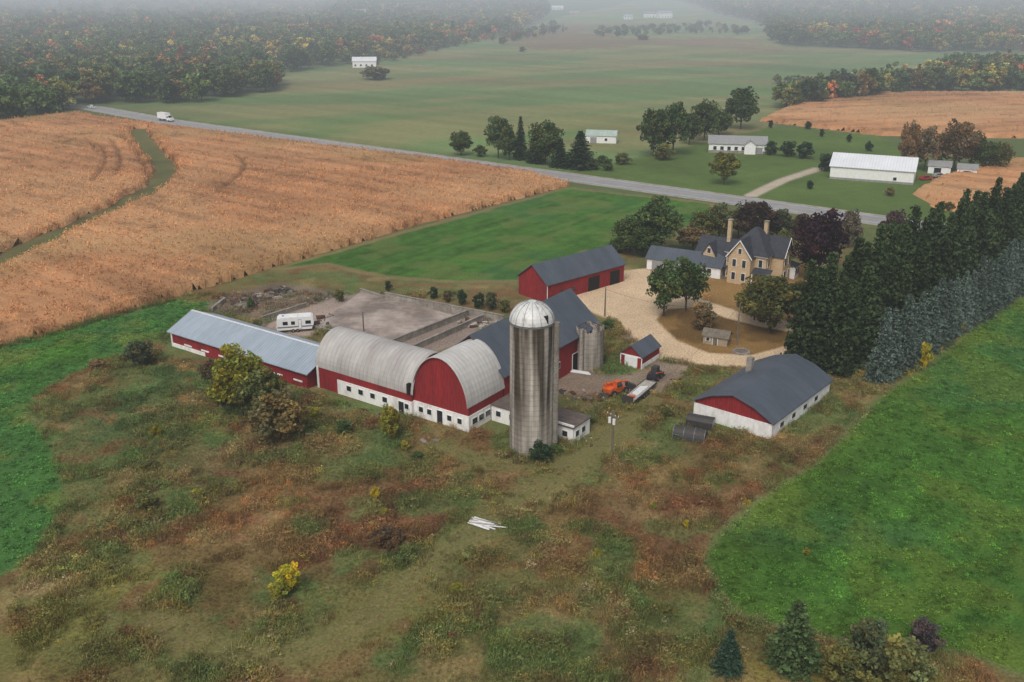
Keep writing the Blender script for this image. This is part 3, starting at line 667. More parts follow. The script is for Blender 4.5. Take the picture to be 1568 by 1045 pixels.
for s in(-1,1):
    b.extr('gable_trim',M['trim'],[(-5.1+s*2.9,5.65),(-5.1,9.5),(-5.1,9.8),(-5.1+s*3.0,5.85)],-1.28,-1.18)
    b.extr('gable_trim',M['trim'],[(7+s*2.8,5.65),(7,9.5),(7,9.8),(7+s*2.9,5.85)],3.02,3.12,'x')
for z in(.9,3.8):
    for xx in(-6.2,-4.): b.win('f',-.8,xx,z,.8,1.6)
    b.win('f',1.5,-1.2,z,.8,1.6); b.win('f',1.5,-8.4,z,.6,1.6)
    for yy in(5.8,8.2): b.win('r',2.6,yy,z,.8,1.6)
    for yy in(2.8,): b.win('r',0,yy,z,.8,1.6)
b.win('f',-.8,-5.1,6.7,.7,1.1); b.win('r',2.6,7,6.7,.7,1.1)
b.vault(-17,-9,3.5,10,[(-1,4.6),(0,7.6),(1,4.6)],'x',M['shingle'],M['brick'],None,.4,'wing_roof','wing_walls')
b.vault(-15.,-12.,2.4,7,[(-1,4.6),(0,7.),(1,4.6)],'y',M['shingle'],M['brick'],None,.3,'dormer_roof','dormer_walls'); b.win('f',2.4,-13.5,4.9,.8,1.1)
for xx in(-16,-11,-13.5): b.win('f',3.5,xx,1,.9,1.5)
V=[(-16.5,.9,2.7),(-8,.9,2.7),(-8,3.6,3.6),(-16.5,3.6,3.6),(-16.5,.9,2.85),(-8,.9,2.85),(-8,3.6,3.75),(-16.5,3.6,3.75)]
b.add('porch_roof',M['shingle'],V,[(0,3,2,1),(4,5,6,7),(0,1,5,4),(1,2,6,5),(2,3,7,6),(3,0,4,7)])
for i in range(5): b.box('porch_posts',M['trim'],-16.3+i*2,-16.12+i*2,1.0,1.18,.4,2.7)
b.box('porch_deck',M['wood'],-16.5,-8,.9,3.5,0,.4)
V=[(-2.4,-.6,2.7),(1.6,-.6,2.7),(1.6,1.5,3.5),(-2.4,1.5,3.5),(-2.4,-.6,2.85),(1.6,-.6,2.85),(1.6,1.5,3.65),(-2.4,1.5,3.65)]
b.add('side_porch_roof',M['shingle'],V,[(0,3,2,1),(4,5,6,7),(0,1,5,4),(1,2,6,5),(2,3,7,6),(3,0,4,7)])
b.box('side_porch_posts',M['trim'],1.3,1.5,-.5,-.3,0,2.7); b.box('side_porch_posts',M['trim'],-2.3,-2.1,-.5,-.3,0,2.7)
b.box('sun_porch',M['trim'],.05,3.6,9.6,12.5,0,2.8); hip(b,'sun_porch_roof',.05,3.6,9.6,12.5,2.8,3.7,.3); 
for yy in(10.3,11.6): b.win('r',3.6,yy,1,.9,1.3)
b.box('chimney',M['brick'],-11.1,-10.3,6,6.8,6,11.9); b.box('chimney_cap',M['conc2'],-11.2,-10.2,5.9,6.9,11.9,12.1)
b.box('chimney',M['brick'],-3.4,-2.6,7.5,8.3,9,12.3); b.box('chimney_cap',M['conc2'],-3.5,-2.5,7.4,8.4,12.3,12.5)
b.done()
b=B('garage',G(990,412),math.radians(-28)); b.vault(0,17,0,6.5,[(-1,2.6),(0,4.6),(1,2.6)],'x',M['darkroofx'],M['trim'],M['trim'],.4)
for i in range(3): b.win('f',0,2.5+i*3.2,.02,2.5,2.1,True,M['vgrey'])
b.win('f',0,12,1,.9,1); b.win('f',0,14.5,1,.9,1); b.done()
# ---- across the road
b=B('white_machine_shed',G(1270,274),math.radians(-24)); b.vault(0,25.5,0,15,[(-1,4.3),(0,7.4),(1,4.3)],'x',M['whroof'],M['trim'],M['trim'],.5)
b.box('base_panel',M['vgrey'],-.05,25.55,-.06,0,0,.7); b.win('r',25.5,5,.02,4,3.4,True,M['vwhite']); b.win('r',25.5,11,.02,4,3.4,True,M['vwhite']); b.win('f',0,20,1,1,1); b.done()
b=B('white_ranch_house',G(1085,234),math.radians(-10)); b.vault(0,21,0,8,[(-1,3.6),(0,5.9),(1,3.6)],'x',M['vgrey'],M['trim'],M['trim'],.5)
b.box('stone_lower_wall',M['conc2'],-.05,21.05,-.1,0,0,1.)
for i in range(5): b.win('f',-.1,2.2+i*2.6,1.2,1.2,1.3)
b.win('f',-.1,17.5,.02,4.2,2.4,True,M['vgrey']); b.vault(13,17,-1.5,3,[(-1,3.5),(0,4.9),(1,3.5)],'y',M['vgrey'],M['trim'],None,.3,'entry_roof','entry_walls'); b.done()
b=B('small_pole_shed',G(897,219),math.radians(-10)); b.vault(0,12,0,7,[(-1,2.9),(0,4.6),(1,2.9)],'x',M['greenr'],M['trim'],M['trim'],.3); b.win('f',0,3,.02,2.5,2.3,True,M['vgrey']); b.win('f',0,8,1,1,1); b.done()
b=B('equipment_shed',G(1405,266),math.radians(-24)); b.vault(3,10,2,8,[(-1,2.5),(0,3.9),(1,2.5)],'x',M['vgrey'],M['trim'],None,.3); b.win('f',2,6,.02,2.2,2,True,M['dark']); b.vault(12,18,0,6,[(-1,2.6),(0,3.8),(1,2.6)],'x',M['vgrey'],M['trim'],None,.3,'lean_to_roof','lean_to_walls'); b.win('f',0,15,.02,2.2,2,True,M['dark']); b.done()
def farhouse(name,u,v,L,D,rot,roof,wall,h=3.5):
    x,y=G(u,v); b=B(name,(x,y),math.radians(rot),float(terr(np.array(x),np.array(y))))
    b.vault(0,L,0,D,[(-1,h),(0,h+2.6),(1,h)],'x',roof,wall,None,.4)
    for i in range(int(L/4)): b.win('f',0,2+i*4,1,1.2,1.3)
    b.win('r',L,D/2,.02,2,2.2,True,M['glass']); b.done()
farhouse('white_barn',540,104,17,10,5,M['whroof'],M['trim'],4.5)
farhouse('farm_house',985,36,24,12,-10,M['vgrey'],M['trim'],5); farhouse('farm_house',1008,37,20,14,10,M['bluroof'],M['trim'],7)
farhouse('farm_house',845,28,18,10,0,M['whroof'],M['trim']); farhouse('farm_house',872,34,14,10,0,M['vgrey'],M['tan'])
farhouse('farm_house',258,104,16,9,0,M['vgrey'],M['trim'],8); farhouse('farm_house',325,97,14,9,0,M['vgrey'],M['tan'],9); farhouse('farm_house',545,40,18,9,0,M['vgrey'],M['trim'],12); farhouse('farm_house',955,38,12,9,0,M['bluroof'],M['trim'])
# ---------------------------------------------------------------- walls of concrete yard
def wall(name,u0,v0,u1,v1,h,t=.35):
    a=np.array(G(u0,v0));c=np.array(G(u1,v1)); L_=np.linalg.norm(c-a); b=B(name,a,math.atan2(c[1]-a[1],c[0]-a[0]))
    n=max(1,int(L_/4)); 
    for i in range(n): b.box('panels',M['conc2'],L_*i/n+.03,L_*(i+1)/n-.03,-t/2,t/2,0,h*random.uniform(.93,1.04))
    b.box('cap',M['conc2'],0,L_,-t/2-.06,t/2+.06,h*1.05,h*1.05+.1); b.done()
wall('concrete_wall',590,458,772,494,1.3); wall('concrete_wall',598,531,716,484,1.1); wall('concrete_wall',632,538,740,490,1.0); wall('concrete_wall',478,503,598,530,.5)
wall('concrete_wall',590,458,552,446,.5); wall('concrete_wall',400,492,470,470,.8); wall('concrete_wall',325,478,345,462,.8)
# ---------------------------------------------------------------- vehicles & things
def wheels(b,xs,w,r=.38,t=.26,dual=False):
    for x_ in xs:
        for s in(-1,1):
            y_=s*(w/2-.02); b.tube('tyres',M['tire'],(x_,y_-t/2,r),(x_,y_+t/2,r),r,r,16); b.tube('wheel_rims',M['steel'],(x_,y_-t/2-.02,r),(x_,y_+t/2+.02,r),r*.55,r*.55,10)
def car(name,u,v,rot,paint,pick=False):
    b=B(name,G(u,v),rot)
    pr=[(-2.25,.35),(-2.2,.85),(-1.9,.98),(1.,1.0),(2.0,.88),(2.25,.7),(2.25,.35)]
    b.extr('body',paint,pr,-.88,.88)
    if pick:
        b.extr('cab',paint,[(-.6,.98),(-.5,1.62),(.7,1.65),(1.15,1.0)],-.8,.8); b.extr('side_windows',M['glass'],[(-.45,1.05),(-.4,1.5),(.62,1.53),(.95,1.05)],-.83,.83)
        b.box('bed',M['dark'],-2.1,-.7,-.75,.75,.99,1.01)
    else:
        b.extr('cabin',paint,[(-2.0,.98),(-1.6,1.45),(.2,1.5),(1.05,1.0)],-.76,.76); b.extr('side_windows',M['glass'],[(-1.75,1.02),(-1.45,1.38),(.15,1.42),(.8,1.02)],-.79,.79)
        b.extr('windscreen',M['glass'],[(.28,1.47),(1.04,1.02),(1.08,1.02),(.32,1.49)],-.66,.66)
    b.box('head_lamps',M['trim'],2.2,2.27,-.8,-.45,.6,.78); b.box('head_lamps',M['trim'],2.2,2.27,.45,.8,.6,.78); b.box('bumper',M['vgrey'],2.2,2.33,-.85,.85,.35,.5)
    wheels(b,(-1.4,1.4),1.75,.34); b.done()
car('parked_car',1238,527,math.radians(60),M['vdark']); car('parked_car',1222,548,math.radians(50),M['vdark']); 
car('pickup_truck',140,166,math.radians(150),M['vwhite'],True); car('parked_car',1418,276,.3,M['vred']); car('parked_car',1438,272,.3,M['vgrey'])
b=B('box_truck',G(257,186),math.radians(-37))
b.box('cargo_box',M['vwhite'],-6,.6,-1.25,1.25,1.1,3.7); b.box('chassis',M['dark'],-6,2.4,-.5,.5,.7,1.08); b.extr('cab',M['vwhite'],[(.8,.6),(.8,2.75),(1.9,2.75),(2.35,1.75),(3.3,1.6),(3.4,.6)],-1.1,1.1)
b.extr('cab_windows',M['glass'],[(1.1,1.8),(1.1,2.5),(1.8,2.5),(2.15,1.8)],-1.13,1.13); b.extr('windscreen',M['glass'],[(1.93,2.7),(2.37,1.8),(2.4,1.8),(1.97,2.72)],-.95,.95); b.box('box_rails',M['vgrey'],-6.03,.63,-1.28,1.28,1.0,1.12)
wheels(b,(-4.4,2.5),2.2,.5,.35); b.done()
b=B('camper_trailer',G(425,508),math.radians(12))
b.extr('body',M['vwhite'],[(0,.55),(-.1,1.2),(.1,2.6),(.5,2.95),(6.3,2.95),(6.7,2.7),(6.75,1.6),(6.3,.55)],-1.2,1.2)
b.box('stripe',M['stripe'],.1,6.5,-1.22,-1.19,1.0,1.25)
for x_,w_ in((1.1,.9),(2.6,.7),(5.2,1.0)): b.box('windows',M['glass'],x_,x_+w_,-1.23,-1.19,1.55,2.2)
b.box('door',M['stripe'],3.9,4.5,-1.235,-1.19,.7,2.5); b.box('door_panel',M['vwhite'],3.96,4.44,-1.25,-1.2,.76,2.44)
b.box('roof_unit',M['trim'],2.8,3.8,-.4,.4,2.95,3.2); b.box('vents',M['vgrey'],1,1.4,-.2,.2,2.95,3.08)
b.tube('tow_bar',M['steel'],(6.3,-.6,.5),(7.6,0,.5),.05); b.tube('tow_bar',M['steel'],(6.3,.6,.5),(7.6,0,.5),.05); b.tube('jack',M['steel'],(7.5,0,0),(7.5,0,.8),.05)
wheels(b,(2.9,3.7),2.3,.35,.22); b.done()
b=B('orange_telehandler',G(943,603),math.radians(38))
b.extr('chassis',M['orange'],[(-2,.6),(-2.1,1.3),(-1.2,1.6),(.8,1.3),(1.7,1.0),(1.7,.6)],-.8,.8)
b.box('engine_cover',M['orange'],-1.9,-.6,.1,.95,1.3,1.9); b.extr('cab',M['orange'],[(-.9,1.3),(-.9,2.5),(.2,2.5),(.6,1.3)],-1.0,-.15); b.extr('cab_glass',M['glass'],[(-.75,1.5),(-.75,2.35),(.1,2.35),(.45,1.5)],-1.03,-.12)
b.tube('boom',M['orange'],(-1.9,.2,2.1),(2.6,.2,1.5),.2,.16,6); b.tube('boom_tip',M['steel'],(2.6,.2,1.5),(3.1,.2,.7),.12,.12,6)
b.extr('bucket',M['blackm'],[(3.0,.15),(3.0,1.0),(3.4,1.0),(3.3,.4),(3.9,.2),(3.9,.1)],-1.05,1.05); wheels(b,(-1.35,1.2),1.9,.58,.42); b.done()
a=np.array(G(962,620)); c=np.array(G(1003,585)); 
b=B('flatbed_trailer',a,math.atan2(c[1]-a[1],c[0]-a[0])); 
b.box('deck',M['lumber'],0,8.6,-1.0,1.0,.7,.82); b.box('rails',M['blackm'],-.05,8.65,-1.12,-1.0,.6,.9); b.box('rails',M['blackm'],-.05,8.65,1.0,1.12,.6,.9)
for i in range(15): b.box('cross_members',M['blackm'],.6*i,.6*i+.08,-.99,.99,.55,.7); b.box('deck_seams',M['wood'],.6*i+.25,.6*i+.29,-.99,.99,.822,.828)
for i in range(4): b.box('load_boards',M['vwhite'],2.2+.15*i,6.4-.2*i,-.55+.28*i,-.32+.28*i,.83,.92)
b.box('load_crate',M['orange'],.8,1.4,-.5,.5,.83,1.1); b.tube('tow_bar',M['steel'],(8.6,-.7,.6),(10.,0,.5),.06); b.tube('tow_bar',M['steel'],(8.6,.7,.6),(10.,0,.5),.06)
b.box('ramps',M['blackm'],-.3,-.2,-.9,.9,.5,1.6); wheels(b,(3.4,4.3,5.2),2.3,.36,.22); b.done()
b=B('skid_steer_loader',G(1003,580),math.atan2(c[1]-a[1],c[0]-a[0])); b.box('body',M['vdark'],-1.5,.9,-.7,.7,.5,1.3); b.box('cab',M['blackm'],-.7,.6,-.5,.5,1.3,2.2); b.box('cab_glass',M['glass'],.58,.64,-.42,.42,1.4,2.1); b.tube('lift_arms',M['orange'],(-1.4,-.75,1.6),(1.6,-.75,.7),.09); b.tube('lift_arms',M['orange'],(-1.4,.75,1.6),(1.6,.75,.7),.09); b.extr('bucket',M['blackm'],[(1.3,.1),(1.3,.9),(1.5,.9),(1.55,.35),(2.2,.2),(2.2,.1)],-.95,.95); wheels(b,(-.9,.5),1.75,.42,.3); b.done()
PT={}
def pole(name,u,v,vt,arm=True,tr=0):
    h=hgt(u,v,vt); xy=G(u,v); PT[u]=(xy[0],xy[1],h-.4); b=B(name,xy,math.radians(random.uniform(-60,-20))); b.tube('pole',M['wood'],(0,0,0),(0,0,h),.16,.1,10)
    if arm:
        b.box('crossarm',M['wood'],-1.1,1.1,-.16,-.04,h-.7,h-.55)
        for x_ in(-1,-.4,.4,1): b.tube('insulators',M['trim'],(x_,-.1,h-.55),(x_,-.1,h-.35),.05,.03,8)
    for i in range(tr): b.tube('transformers',M['vwhite'],(-.4+.8*i,-.3,h-1.75),(-.4+.8*i,-.3,h-.95),.2,.2,14); b.tube('bushings',M['vgrey'],(-.4+.8*i,-.3,h-.95),(-.4+.8*i,-.3,h-.8),.05,.03,8)
    b.done()
pole('utility_pole',937,700,630,True,2); pole('utility_pole',926,485,440,False); pole('utility_pole',1128,528,465,False); pole('utility_pole',1222,520,470,False,1)
pole('utility_pole',557,508,478,False)
b=B('overhead_wires',(0,0))
for p,q in((937,1128),(1128,1222),(1128,926)):
    p,q=Vector(PT[p]),Vector(PT[q]); pr=p
    for i in range(1,13):
        t=i/12; c=p.lerp(q,t); c.z-=1.6*4*t*(1-t); b.tube('wire',M['blackm'],pr,c,.018,.018,4,False); pr=c
b.done()
hoop=lambda r,z0,zt:[(-r,z0)]+[(-r*math.cos(math.pi*i/10),z0+.3+(zt-z0-.3)*math.sin(math.pi*i/10)) for i in range(11)]+[(r,z0)]
b=B('hoop_shelter',G(1032,668),math.radians(-22)); b.extr('cover',M['blackm'],hoop(1.15,0,1.75),0,4.6,'x'); b.extr('end_opening',M['dark'],hoop(.95,.02,1.5),-.03,0,'x')
for x_ in(0,1.5,3.0,4.5): b.extr('ribs',M['steel'],hoop(1.17,.02,1.77),x_,x_+.05,'x')
b.done()
b=B('stock_trailer',G(1052,652),math.radians(-25)); b.extr('hood',M['blackm'],[(-.9,.5),(-.95,1.4),(-.6,1.85),(0,2.0),(.6,1.85),(.95,1.4),(.9,.5)],0,3.9,'x'); b.extr('end_frame',M['vgrey'],[(-.8,.6),(-.8,1.4),(0,1.8),(.8,1.4),(.8,.6)],3.9,3.95,'x'); wheels(b,(1.6,2.4),1.9,.33,.2); b.tube('tow_bar',M['steel'],(-1.2,0,.5),(0,0,.55),.06); b.done()
b=B('wooden_pump_house',G(1076,526),math.radians(-25)); b.vault(0,4.4,0,2.6,[(-1,1.6),(0,2.5),(1,1.6)],'x',M['wood'],M['tan'],None,.3); b.win('f',0,2.2,.02,.8,1.5,True,M['wood']); b.win('f',0,.9,.7,.6,.6); b.done()
b=B('stone_well',G(1135,540),0)
for i in range(16):
    a_=6.283*i/16; b.tube('stones',M['conc2'],(1.3*math.cos(a_),1.3*math.sin(a_),0),(1.3*math.cos(a_),1.3*math.sin(a_),.35),.3,.26,6)
b.tube('cover',M['wood'],(0,0,.2),(0,0,.3),1.1,1.1,20); b.done()
b=B('lumber_pile',G(722,800),math.radians(-18))
for i in range(13):
    y_=random.uniform(-.8,.8); z_=.15+.06*(i//4); l=random.uniform(2.5,4.3); x_=random.uniform(-.3,.5); th=random.uniform(-.25,.18); w=.1
    dx,dy=math.cos(th),math.sin(th); V=[]
    for zz in(z_,z_+.05):
        for p,q in((0,-w),(l,-w),(l,w),(0,w)): V.append((x_+p*dx-q*dy,y_+p*dy+q*dx,zz))
    b.add('boards_white' if i%3 else 'boards_bare',M['vwhite'] if i%3 else M['lumber'],V,[(0,3,2,1),(4,5,6,7),(0,1,5,4),(1,2,6,5),(2,3,7,6),(3,0,4,7)])
b.done()
b=B('white_boards_stack',G(862,568),math.radians(-22))
for i in range(4): b.box('boards',M['vwhite'],0+.1*i,5.-.2*i,-.35+.2*i,-.18+.2*i,.1,.2+.04*i)
b.box('bearers',M['wood'],.5,.7,-.5,.5,0,.1); b.box('bearers',M['wood'],4,4.2,-.5,.5,0,.1); b.done()
def rubble(name,poly,n,mats,s0,s1):
    P=W(poly); b=B(name,P.mean(0),0); c0=P.mean(0); k=0
    while k<n:
        x_=random.uniform(*[f(P[:,0]) for f in(min,max)]); y_=random.uniform(min(P[:,1]),max(P[:,1]))
        if sd(P,np.array([x_]),np.array([y_]))[0]<0: continue
        k+=1; s=random.uniform(s0,1)**2*s1; m=random.choice(mats); V=[]; rt=random.uniform(0,3); l=random.uniform(1,3.)
        for zz in(0,1):
            for p,q in((-1,-1),(1,-1),(1,1),(-1,1)):
                px=p*s*l*random.uniform(.6,1.1)*.5; py=q*s*.5*random.uniform(.6,1.1); V.append((x_-c0[0]+px*math.cos(rt)-py*math.sin(rt),y_-c0[1]+px*math.sin(rt)+py*math.cos(rt),zz*s*random.uniform(.2,.8)-.02))
        b.add('pieces_'+m.name,m,V,[(0,3,2,1),(4,5,6,7),(0,1,5,4),(1,2,6,5),(2,3,7,6),(3,0,4,7)])
    b.done()
rubble('scrap_pile',[(350,466),(430,440),(455,446),(385,474)],170,[M['rust'],M['rust'],M['wood'],M['blackm'],M['lumber'],M['steel'],M['blackm'],M['conc2']],.4,1.0)
rubble('rubble_heap',[(460,455),(530,448),(500,466),(465,466)],20,[M['conc2'],M['rust'],M['wood']],.4,.8)
rubble('rubble_heap',[(695,498),(750,480),(775,490),(735,505)],70,[M['conc2'],M['lumber'],M['wood'],M['rust']],.4,.9)
rubble('scrap_pile',[(855,600),(920,595),(935,612),(880,625)],35,[M['rust'],M['wood'],M['lumber'],M['blackm']],.4,.7)
rubble('scrap_pile',[(885,665),(930,670),(900,690)],7,[M['lumber'],M['rust']],.4,.5)
rubble('scrap_pile',[(640,672),(680,668),(660,684)],8,[M['conc2'],M['wood']],.4,.6)
rubble('scrap_pile',[(475,600),(500,612),(590,634),(640,650),(560,632)],10,[M['rust'],M['wood']],.4,.6)
rubble('farm_clutter',[(470,500),(500,480),(520,486),(495,503)],12,[M['rust'],M['blackm'],M['steel']],.5,.9)
rubble('farm_clutter',[(1020,588),(1045,572),(1055,580),(1025,598)],8,[M['rust'],M['blackm'],M['steel']],.5,.7)
# ---------------------------------------------------------------- trees
D=[decid('deciduous_crown_%d'%k,k+200,76,72,.022) for k in range(5)]
SHR=[decid('shrub_crown_%d'%k,k+300,46,60,.028,True) for k in range(3)]
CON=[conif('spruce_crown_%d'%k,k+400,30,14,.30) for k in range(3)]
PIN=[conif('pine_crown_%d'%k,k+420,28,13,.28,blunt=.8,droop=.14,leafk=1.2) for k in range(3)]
def T(kind,u,v,vt,wpx,col,name=None,base=None):
    x,y=G(u,v); h=hgt(u,v,vt); w=wpx*mpp(u,v)
    ms,wn,nm={'d':(D,.88,'deciduous_tree'),'s':(SHR,.95,'shrub'),'c':(CON,.6,'spruce_tree'),'p':(PIN,.56,'pine_tree')}[kind]
    o=link(name or nm,random.choice(ms),(x,y,float(terr(np.array(x),np.array(y)))),random.uniform(0,6.28),(w/wn,w/wn,h)); j=random.uniform(.88,1.12)*1.8; o.color=(col[0]*j,col[1]*j,col[2]*j,1); return o
GR=(.05,.072,.024); DG=(.025,.042,.02); OL=(.085,.085,.028); YE=(.27,.22,.02); YG=(.16,.15,.025); BR=(.12,.085,.04); PU=(.028,.014,.018); BS=(.065,.09,.08)
for a_ in [('d',372,640,528,100,YG),('d',405,655,560,90,OL),('s',430,675,588,100,(.12,.095,.04)),('s',345,625,560,60,OL),('s',215,560,515,62,(.055,.06,.03)),('s',325,585,545,40,BR),
 ('s',598,672,610,42,YG),('s',575,768,742,16,YE),('s',590,792,775,20,YG),('s',440,905,858,52,YE),('s',428,920,890,40,YG),('s',828,708,672,42,DG),('s',850,695,678,25,GR),('s',620,690,672,18,YG),('s',526,665,640,35,GR),('s',240,672,645,20,YG),
 ('c',1114,1028,965,52,(.03,.055,.035)),('c',1213,1020,920,92,(.05,.075,.03)),('s',1320,1030,938,88,(.075,.085,.04)),('s',1290,1050,985,80,OL),('s',1385,1062,975,100,(.10,.10,.035)),('s',1412,1000,945,60,(.07,.055,.055)),('s',1235,850,838,14,YG),('s',1050,808,795,12,YE),
 ('d',1016,484,398,62,GR),('d',1050,476,392,62,GR),('s',1078,505,458,50,BR),('d',1178,508,416,96,OL),('d',1155,490,430,60,OL),('d',1215,505,425,50,(.07,.08,.03)),('d',1228,520,455,40,PU),
 ('d',1252,430,318,84,PU),('d',1157,372,304,76,(.04,.028,.022)),('d',1005,385,300,78,GR),('d',965,385,326,60,(.05,.075,.025)),('d',985,392,345,64,GR),('d',1075,375,322,54,OL),('d',1100,370,310,54,(.08,.085,.035)),
 ('d',1298,380,318,40,(.09,.075,.05)),('d',1365,385,318,46,(.075,.05,.045)),('d',1190,370,318,54,(.06,.065,.03)),('d',1060,385,345,54,BR),('d',1200,395,350,40,OL),('d',1130,362,318,44,OL),('d',1225,372,325,44,(.08,.06,.035)),('s',948,388,360,36,GR),('s',1090,398,372,36,OL),
 ('d',706,238,198,40,GR),('d',763,243,175,48,(.06,.08,.03)),('c',797,245,178,26,DG),('d',835,252,180,62,GR),('c',888,258,200,58,DG),('s',735,240,220,24,GR),('c',820,250,198,36,DG),('d',780,246,195,34,GR),('c',858,256,212,34,DG),('s',905,260,240,24,GR),
 ('d',1000,240,160,50,GR),('d',1030,238,153,56,GR),('d',1078,216,148,50,GR),('d',1134,198,130,52,(.035,.055,.022)),('d',1100,207,165,44,GR),('d',1055,222,170,40,GR),('s',1015,245,215,40,OL),('d',1108,283,229,48,(.12,.125,.03)),
 ('d',1388,262,180,36,(.13,.085,.045)),('d',1415,262,190,44,(.13,.09,.05)),('d',1460,262,180,60,(.12,.085,.045)),('d',1505,262,212,40,GR),('d',1435,255,200,34,OL),('d',1530,262,215,40,OL),('d',1485,258,195,40,(.12,.09,.045)),
 ('s',1265,262,232,36,DG),('s',1240,290,274,14,DG),('s',1330,232,214,14,DG),('s',1180,238,212,24,DG),('s',1205,240,212,34,DG),('s',1232,243,214,36,DG),('s',930,262,240,24,GR),('s',953,252,232,34,OL),('s',922,252,236,24,GR),('s',1180,196,182,10,DG),('s',1237,198,184,12,DG),('s',1258,210,195,10,DG),('s',1300,218,204,10,DG),
 ('s',1452,322,308,20,OL),('s',1362,300,284,20,(.13,.11,.04)),('s',575,122,98,60,(.09,.08,.04)),('s',770,68,54,20,OL),('s',800,80,70,14,OL),('s',985,62,52,26,OL),
 ('d',1215,165,132,30,OL),('d',1298,152,112,50,(.07,.08,.05)),('d',1330,150,100,40,GR),('d',1250,160,130,34,OL),('d',1405,142,105,40,(.12,.085,.04)),
 ('s',595,446,428,15,DG),('s',664,458,436,18,DG),('s',686,463,442,20,(.075,.06,.03)),('s',708,467,440,20,DG),('s',733,473,446,26,DG),('s',753,475,443,26,(.05,.06,.03)),('s',772,478,456,26,OL),('s',520,462,440,22,OL),('s',300,495,470,30,BR),('s',385,475,452,14,GR),
 ('s',1190,655,632,14,GR),('s',1208,640,615,18,GR),('s',1235,618,600,18,GR),('s',1250,610,592,20,YG),('s',900,650,635,26,GR),('s',1020,640,622,26,OL),('s',930,505,488,30,GR),
 ('s',150,565,548,40,BR),('s',225,780,755,50,OL),('s',590,838,805,60,(.09,.06,.035)),('s',1415,565,520,24,YE),('s',1470,510,488,18,YE),
 ('s',230,720,704,30,OL),('s',700,905,893,26,YG),('s',915,850,840,14,YG),('s',1000,780,770,14,YG),('s',1025,940,925,26,OL),('s',640,705,690,26,GR),('s',480,640,620,30,YG),('s',305,760,748,26,YG)]: T(*a_)
# windbreak rows
p0=np.array(G(1345,585)); p1=np.array(G(1568,440)); d=(p1-p0)/np.linalg.norm(p1-p0); n=np.array([-d[1],d[0]])
for i in range(28):
    p=p0+d*(i*3.8+random.uniform(-.4,.4))+n*random.uniform(-.4,.4); h=random.uniform(10.5,13.5); w=random.uniform(4.6,5.7)/.6
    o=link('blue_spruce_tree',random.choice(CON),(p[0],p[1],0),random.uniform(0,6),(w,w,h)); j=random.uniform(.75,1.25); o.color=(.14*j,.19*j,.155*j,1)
for off,h0,st in((7.,16,-1.5),(12,19.5,-3)):
    for i in range(29):
        p=p0+d*(st+i*4.2+random.uniform(-.6,.6))+n*(off+random.uniform(-.8,.8)); h=h0+random.uniform(-2.3,2.); w=random.uniform(6.2,8.)/.56
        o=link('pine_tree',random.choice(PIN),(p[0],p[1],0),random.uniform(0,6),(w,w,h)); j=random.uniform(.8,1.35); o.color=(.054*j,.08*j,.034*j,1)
# distant woods
FT=coll('wood_tree',[decid('wood_tree_%d'%k,500+k,30,26,.05,inst=True) for k in range(4)]+[conif('wood_tree_spruce',520,14,9,.22,True,leafk=2.2)])
def forest(name,poly,sp,h0,h1,maxr=3200,zone_=None):
    P=W(poly); x,y=pts_in(P,sp); r=np.hypot(x,y); k=(np.abs(x)<y*.60+40)&(RNG.uniform(size=len(x))<np.clip(1.15-r/5200,.4,1))&(r<maxr); x=x[k];y=y[k]; n=len(x)
    c=fbm(x,y,120,3,80); u_=RNG.uniform(size=n)
    pal=np.array([(.045,.065,.024),(.06,.082,.027),(.034,.05,.024),(.09,.09,.032),(.13,.09,.035),(.20,.09,.04),(.14,.045,.03),(.19,.155,.04)])
    w=np.clip(u_+ (c-.5)*.6,0,.999); idx=np.searchsorted([.3,.54,.68,.82,.90,.945,.97],w)
    h=RNG.uniform(h0,h1,n); wd=h*RNG.uniform(.8,1.2,n)
    ii=RNG.choice(5,n,p=[.235,.235,.235,.235,.06])
    scatter(name,np.stack([x,y,terr(x,y)-.3],-1),np.stack([wd,wd,h],-1),2.1*pal[idx]*RNG.uniform(.65,1.4,(n,1)),ii,FT); print(name,n)
forest('forest',[(-500,205),(-10,190),(113,177),(112,160),(165,160),(300,158),(425,140),(428,114),(400,95),(560,84),(700,60),(500,-5),(-300,-5)],11,11,19)
forest('forest',[(430,112),(540,98),(700,68),(780,55),(840,34),(830,18),(960,16),(1060,18),(1100,-5),(480,-5),(400,60)],13,11,17)
forest('forest',[(1178,68),(1400,80),(1568,80),(2000,92),(2000,-5),(1060,-5),(1040,18),(1100,32),(1175,46)],12,13,19)
forest('treeline',[(1195,168),(1290,157),(1400,143),(1640,142),(1640,112),(1460,108),(1410,132),(1300,140),(1205,150)],9,10,17)
forest('hedgerow',[(1180,128),(1250,122),(1260,130),(1190,136)],9,4,7)
forest('hedgerow',[(760,56),(850,44),(870,50),(780,66)],13,5,10); forest('hedgerow',[(900,52),(1080,44),(1170,56),(1060,54),(920,60)],16,5,10)
forest('hedgerow',[(560,94),(700,66),(770,60),(700,72),(575,102)],12,5,10)
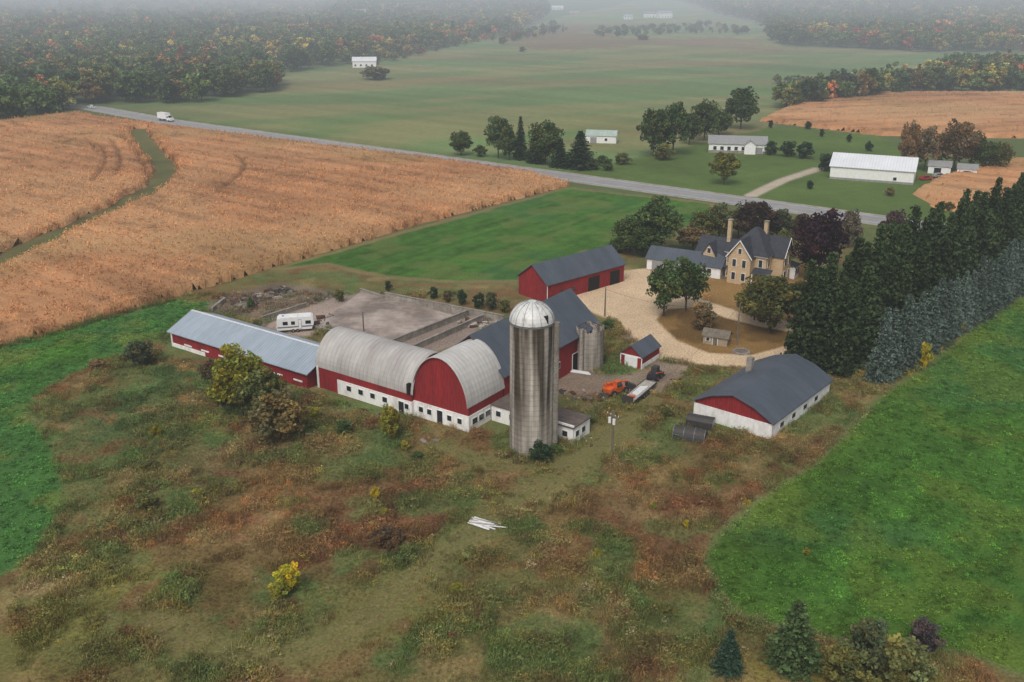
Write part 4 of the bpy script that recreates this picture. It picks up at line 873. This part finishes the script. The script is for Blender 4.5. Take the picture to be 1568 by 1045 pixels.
# ---------------------------------------------------------------- ground mist: thin near, denser with distance
def fog(name,x0,x1,y0,y1,z0,z1,dens,L=(.50,.54,.58)):
    m=bpy.data.materials.new(name+'_glowing_vapour'); m.use_nodes=True; nt=m.node_tree; nt.nodes.remove(nt.nodes['Principled BSDF'])
    v=nt.nodes.new('ShaderNodeVolumeAbsorption'); v.inputs['Density'].default_value=dens; v.inputs['Color'].default_value=(0,0,0,1)
    e=nt.nodes.new('ShaderNodeEmission'); e.inputs['Color'].default_value=(*L,1); e.inputs['Strength'].default_value=dens  # vapour emits its own haze glow, standing in for multiply scattered daylight
    a=nt.nodes.new('ShaderNodeAddShader'); nt.links.new(v.outputs[0],a.inputs[0]); nt.links.new(e.outputs[0],a.inputs[1])
    nt.links.new(a.outputs[0],nt.nodes['Material Output'].inputs['Volume'])
    bb=B('t',(0,0)); bb.box('a',m,x0,x1,y0,y1,z0,z1); me=bpy.data.meshes.new(name); me.from_pydata(bb.p['a'][1],[],bb.p['a'][2]); me.materials.append(m); link(name,me)
fog('mist',-6400,6400,-350,6400,-4,170,.00019)
fog('mist',-6300,6300,430,6300,-5,150,.0004)
fog('mist',-6200,6200,1100,6200,-6,160,.0006)
fog('mist',-6000,-250,1300,6000,-7,140,.0013)
# ---------------------------------------------------------------- light
w=bpy.data.worlds.new('World'); S.world=w; w.use_nodes=True; nt=w.node_tree; bg=nt.nodes['Background']
sk=nt.nodes.new('ShaderNodeTexSky'); sk.sky_type='NISHITA'; sk.sun_disc=False; sk.sun_elevation=math.radians(50); sk.sun_rotation=math.radians(200); sk.dust_density=5; sk.air_density=1.2; sk.ozone_density=1
hs=nt.nodes.new('ShaderNodeHueSaturation'); hs.inputs['Saturation'].default_value=.35
nt.links.new(sk.outputs[0],hs.inputs['Color']); nt.links.new(hs.outputs[0],bg.inputs['Color']); bg.inputs['Strength'].default_value=.125
sl=bpy.data.lights.new('sun','SUN'); sl.energy=1.1; sl.angle=math.radians(20); sl.color=(1,.96,.9); so=bpy.data.objects.new('sun',sl); S.collection.objects.link(so)
so.rotation_euler=(math.radians(40),0,math.radians(-20))
S.view_settings.view_transform='Standard'; S.view_settings.look='None'; S.view_settings.exposure=0
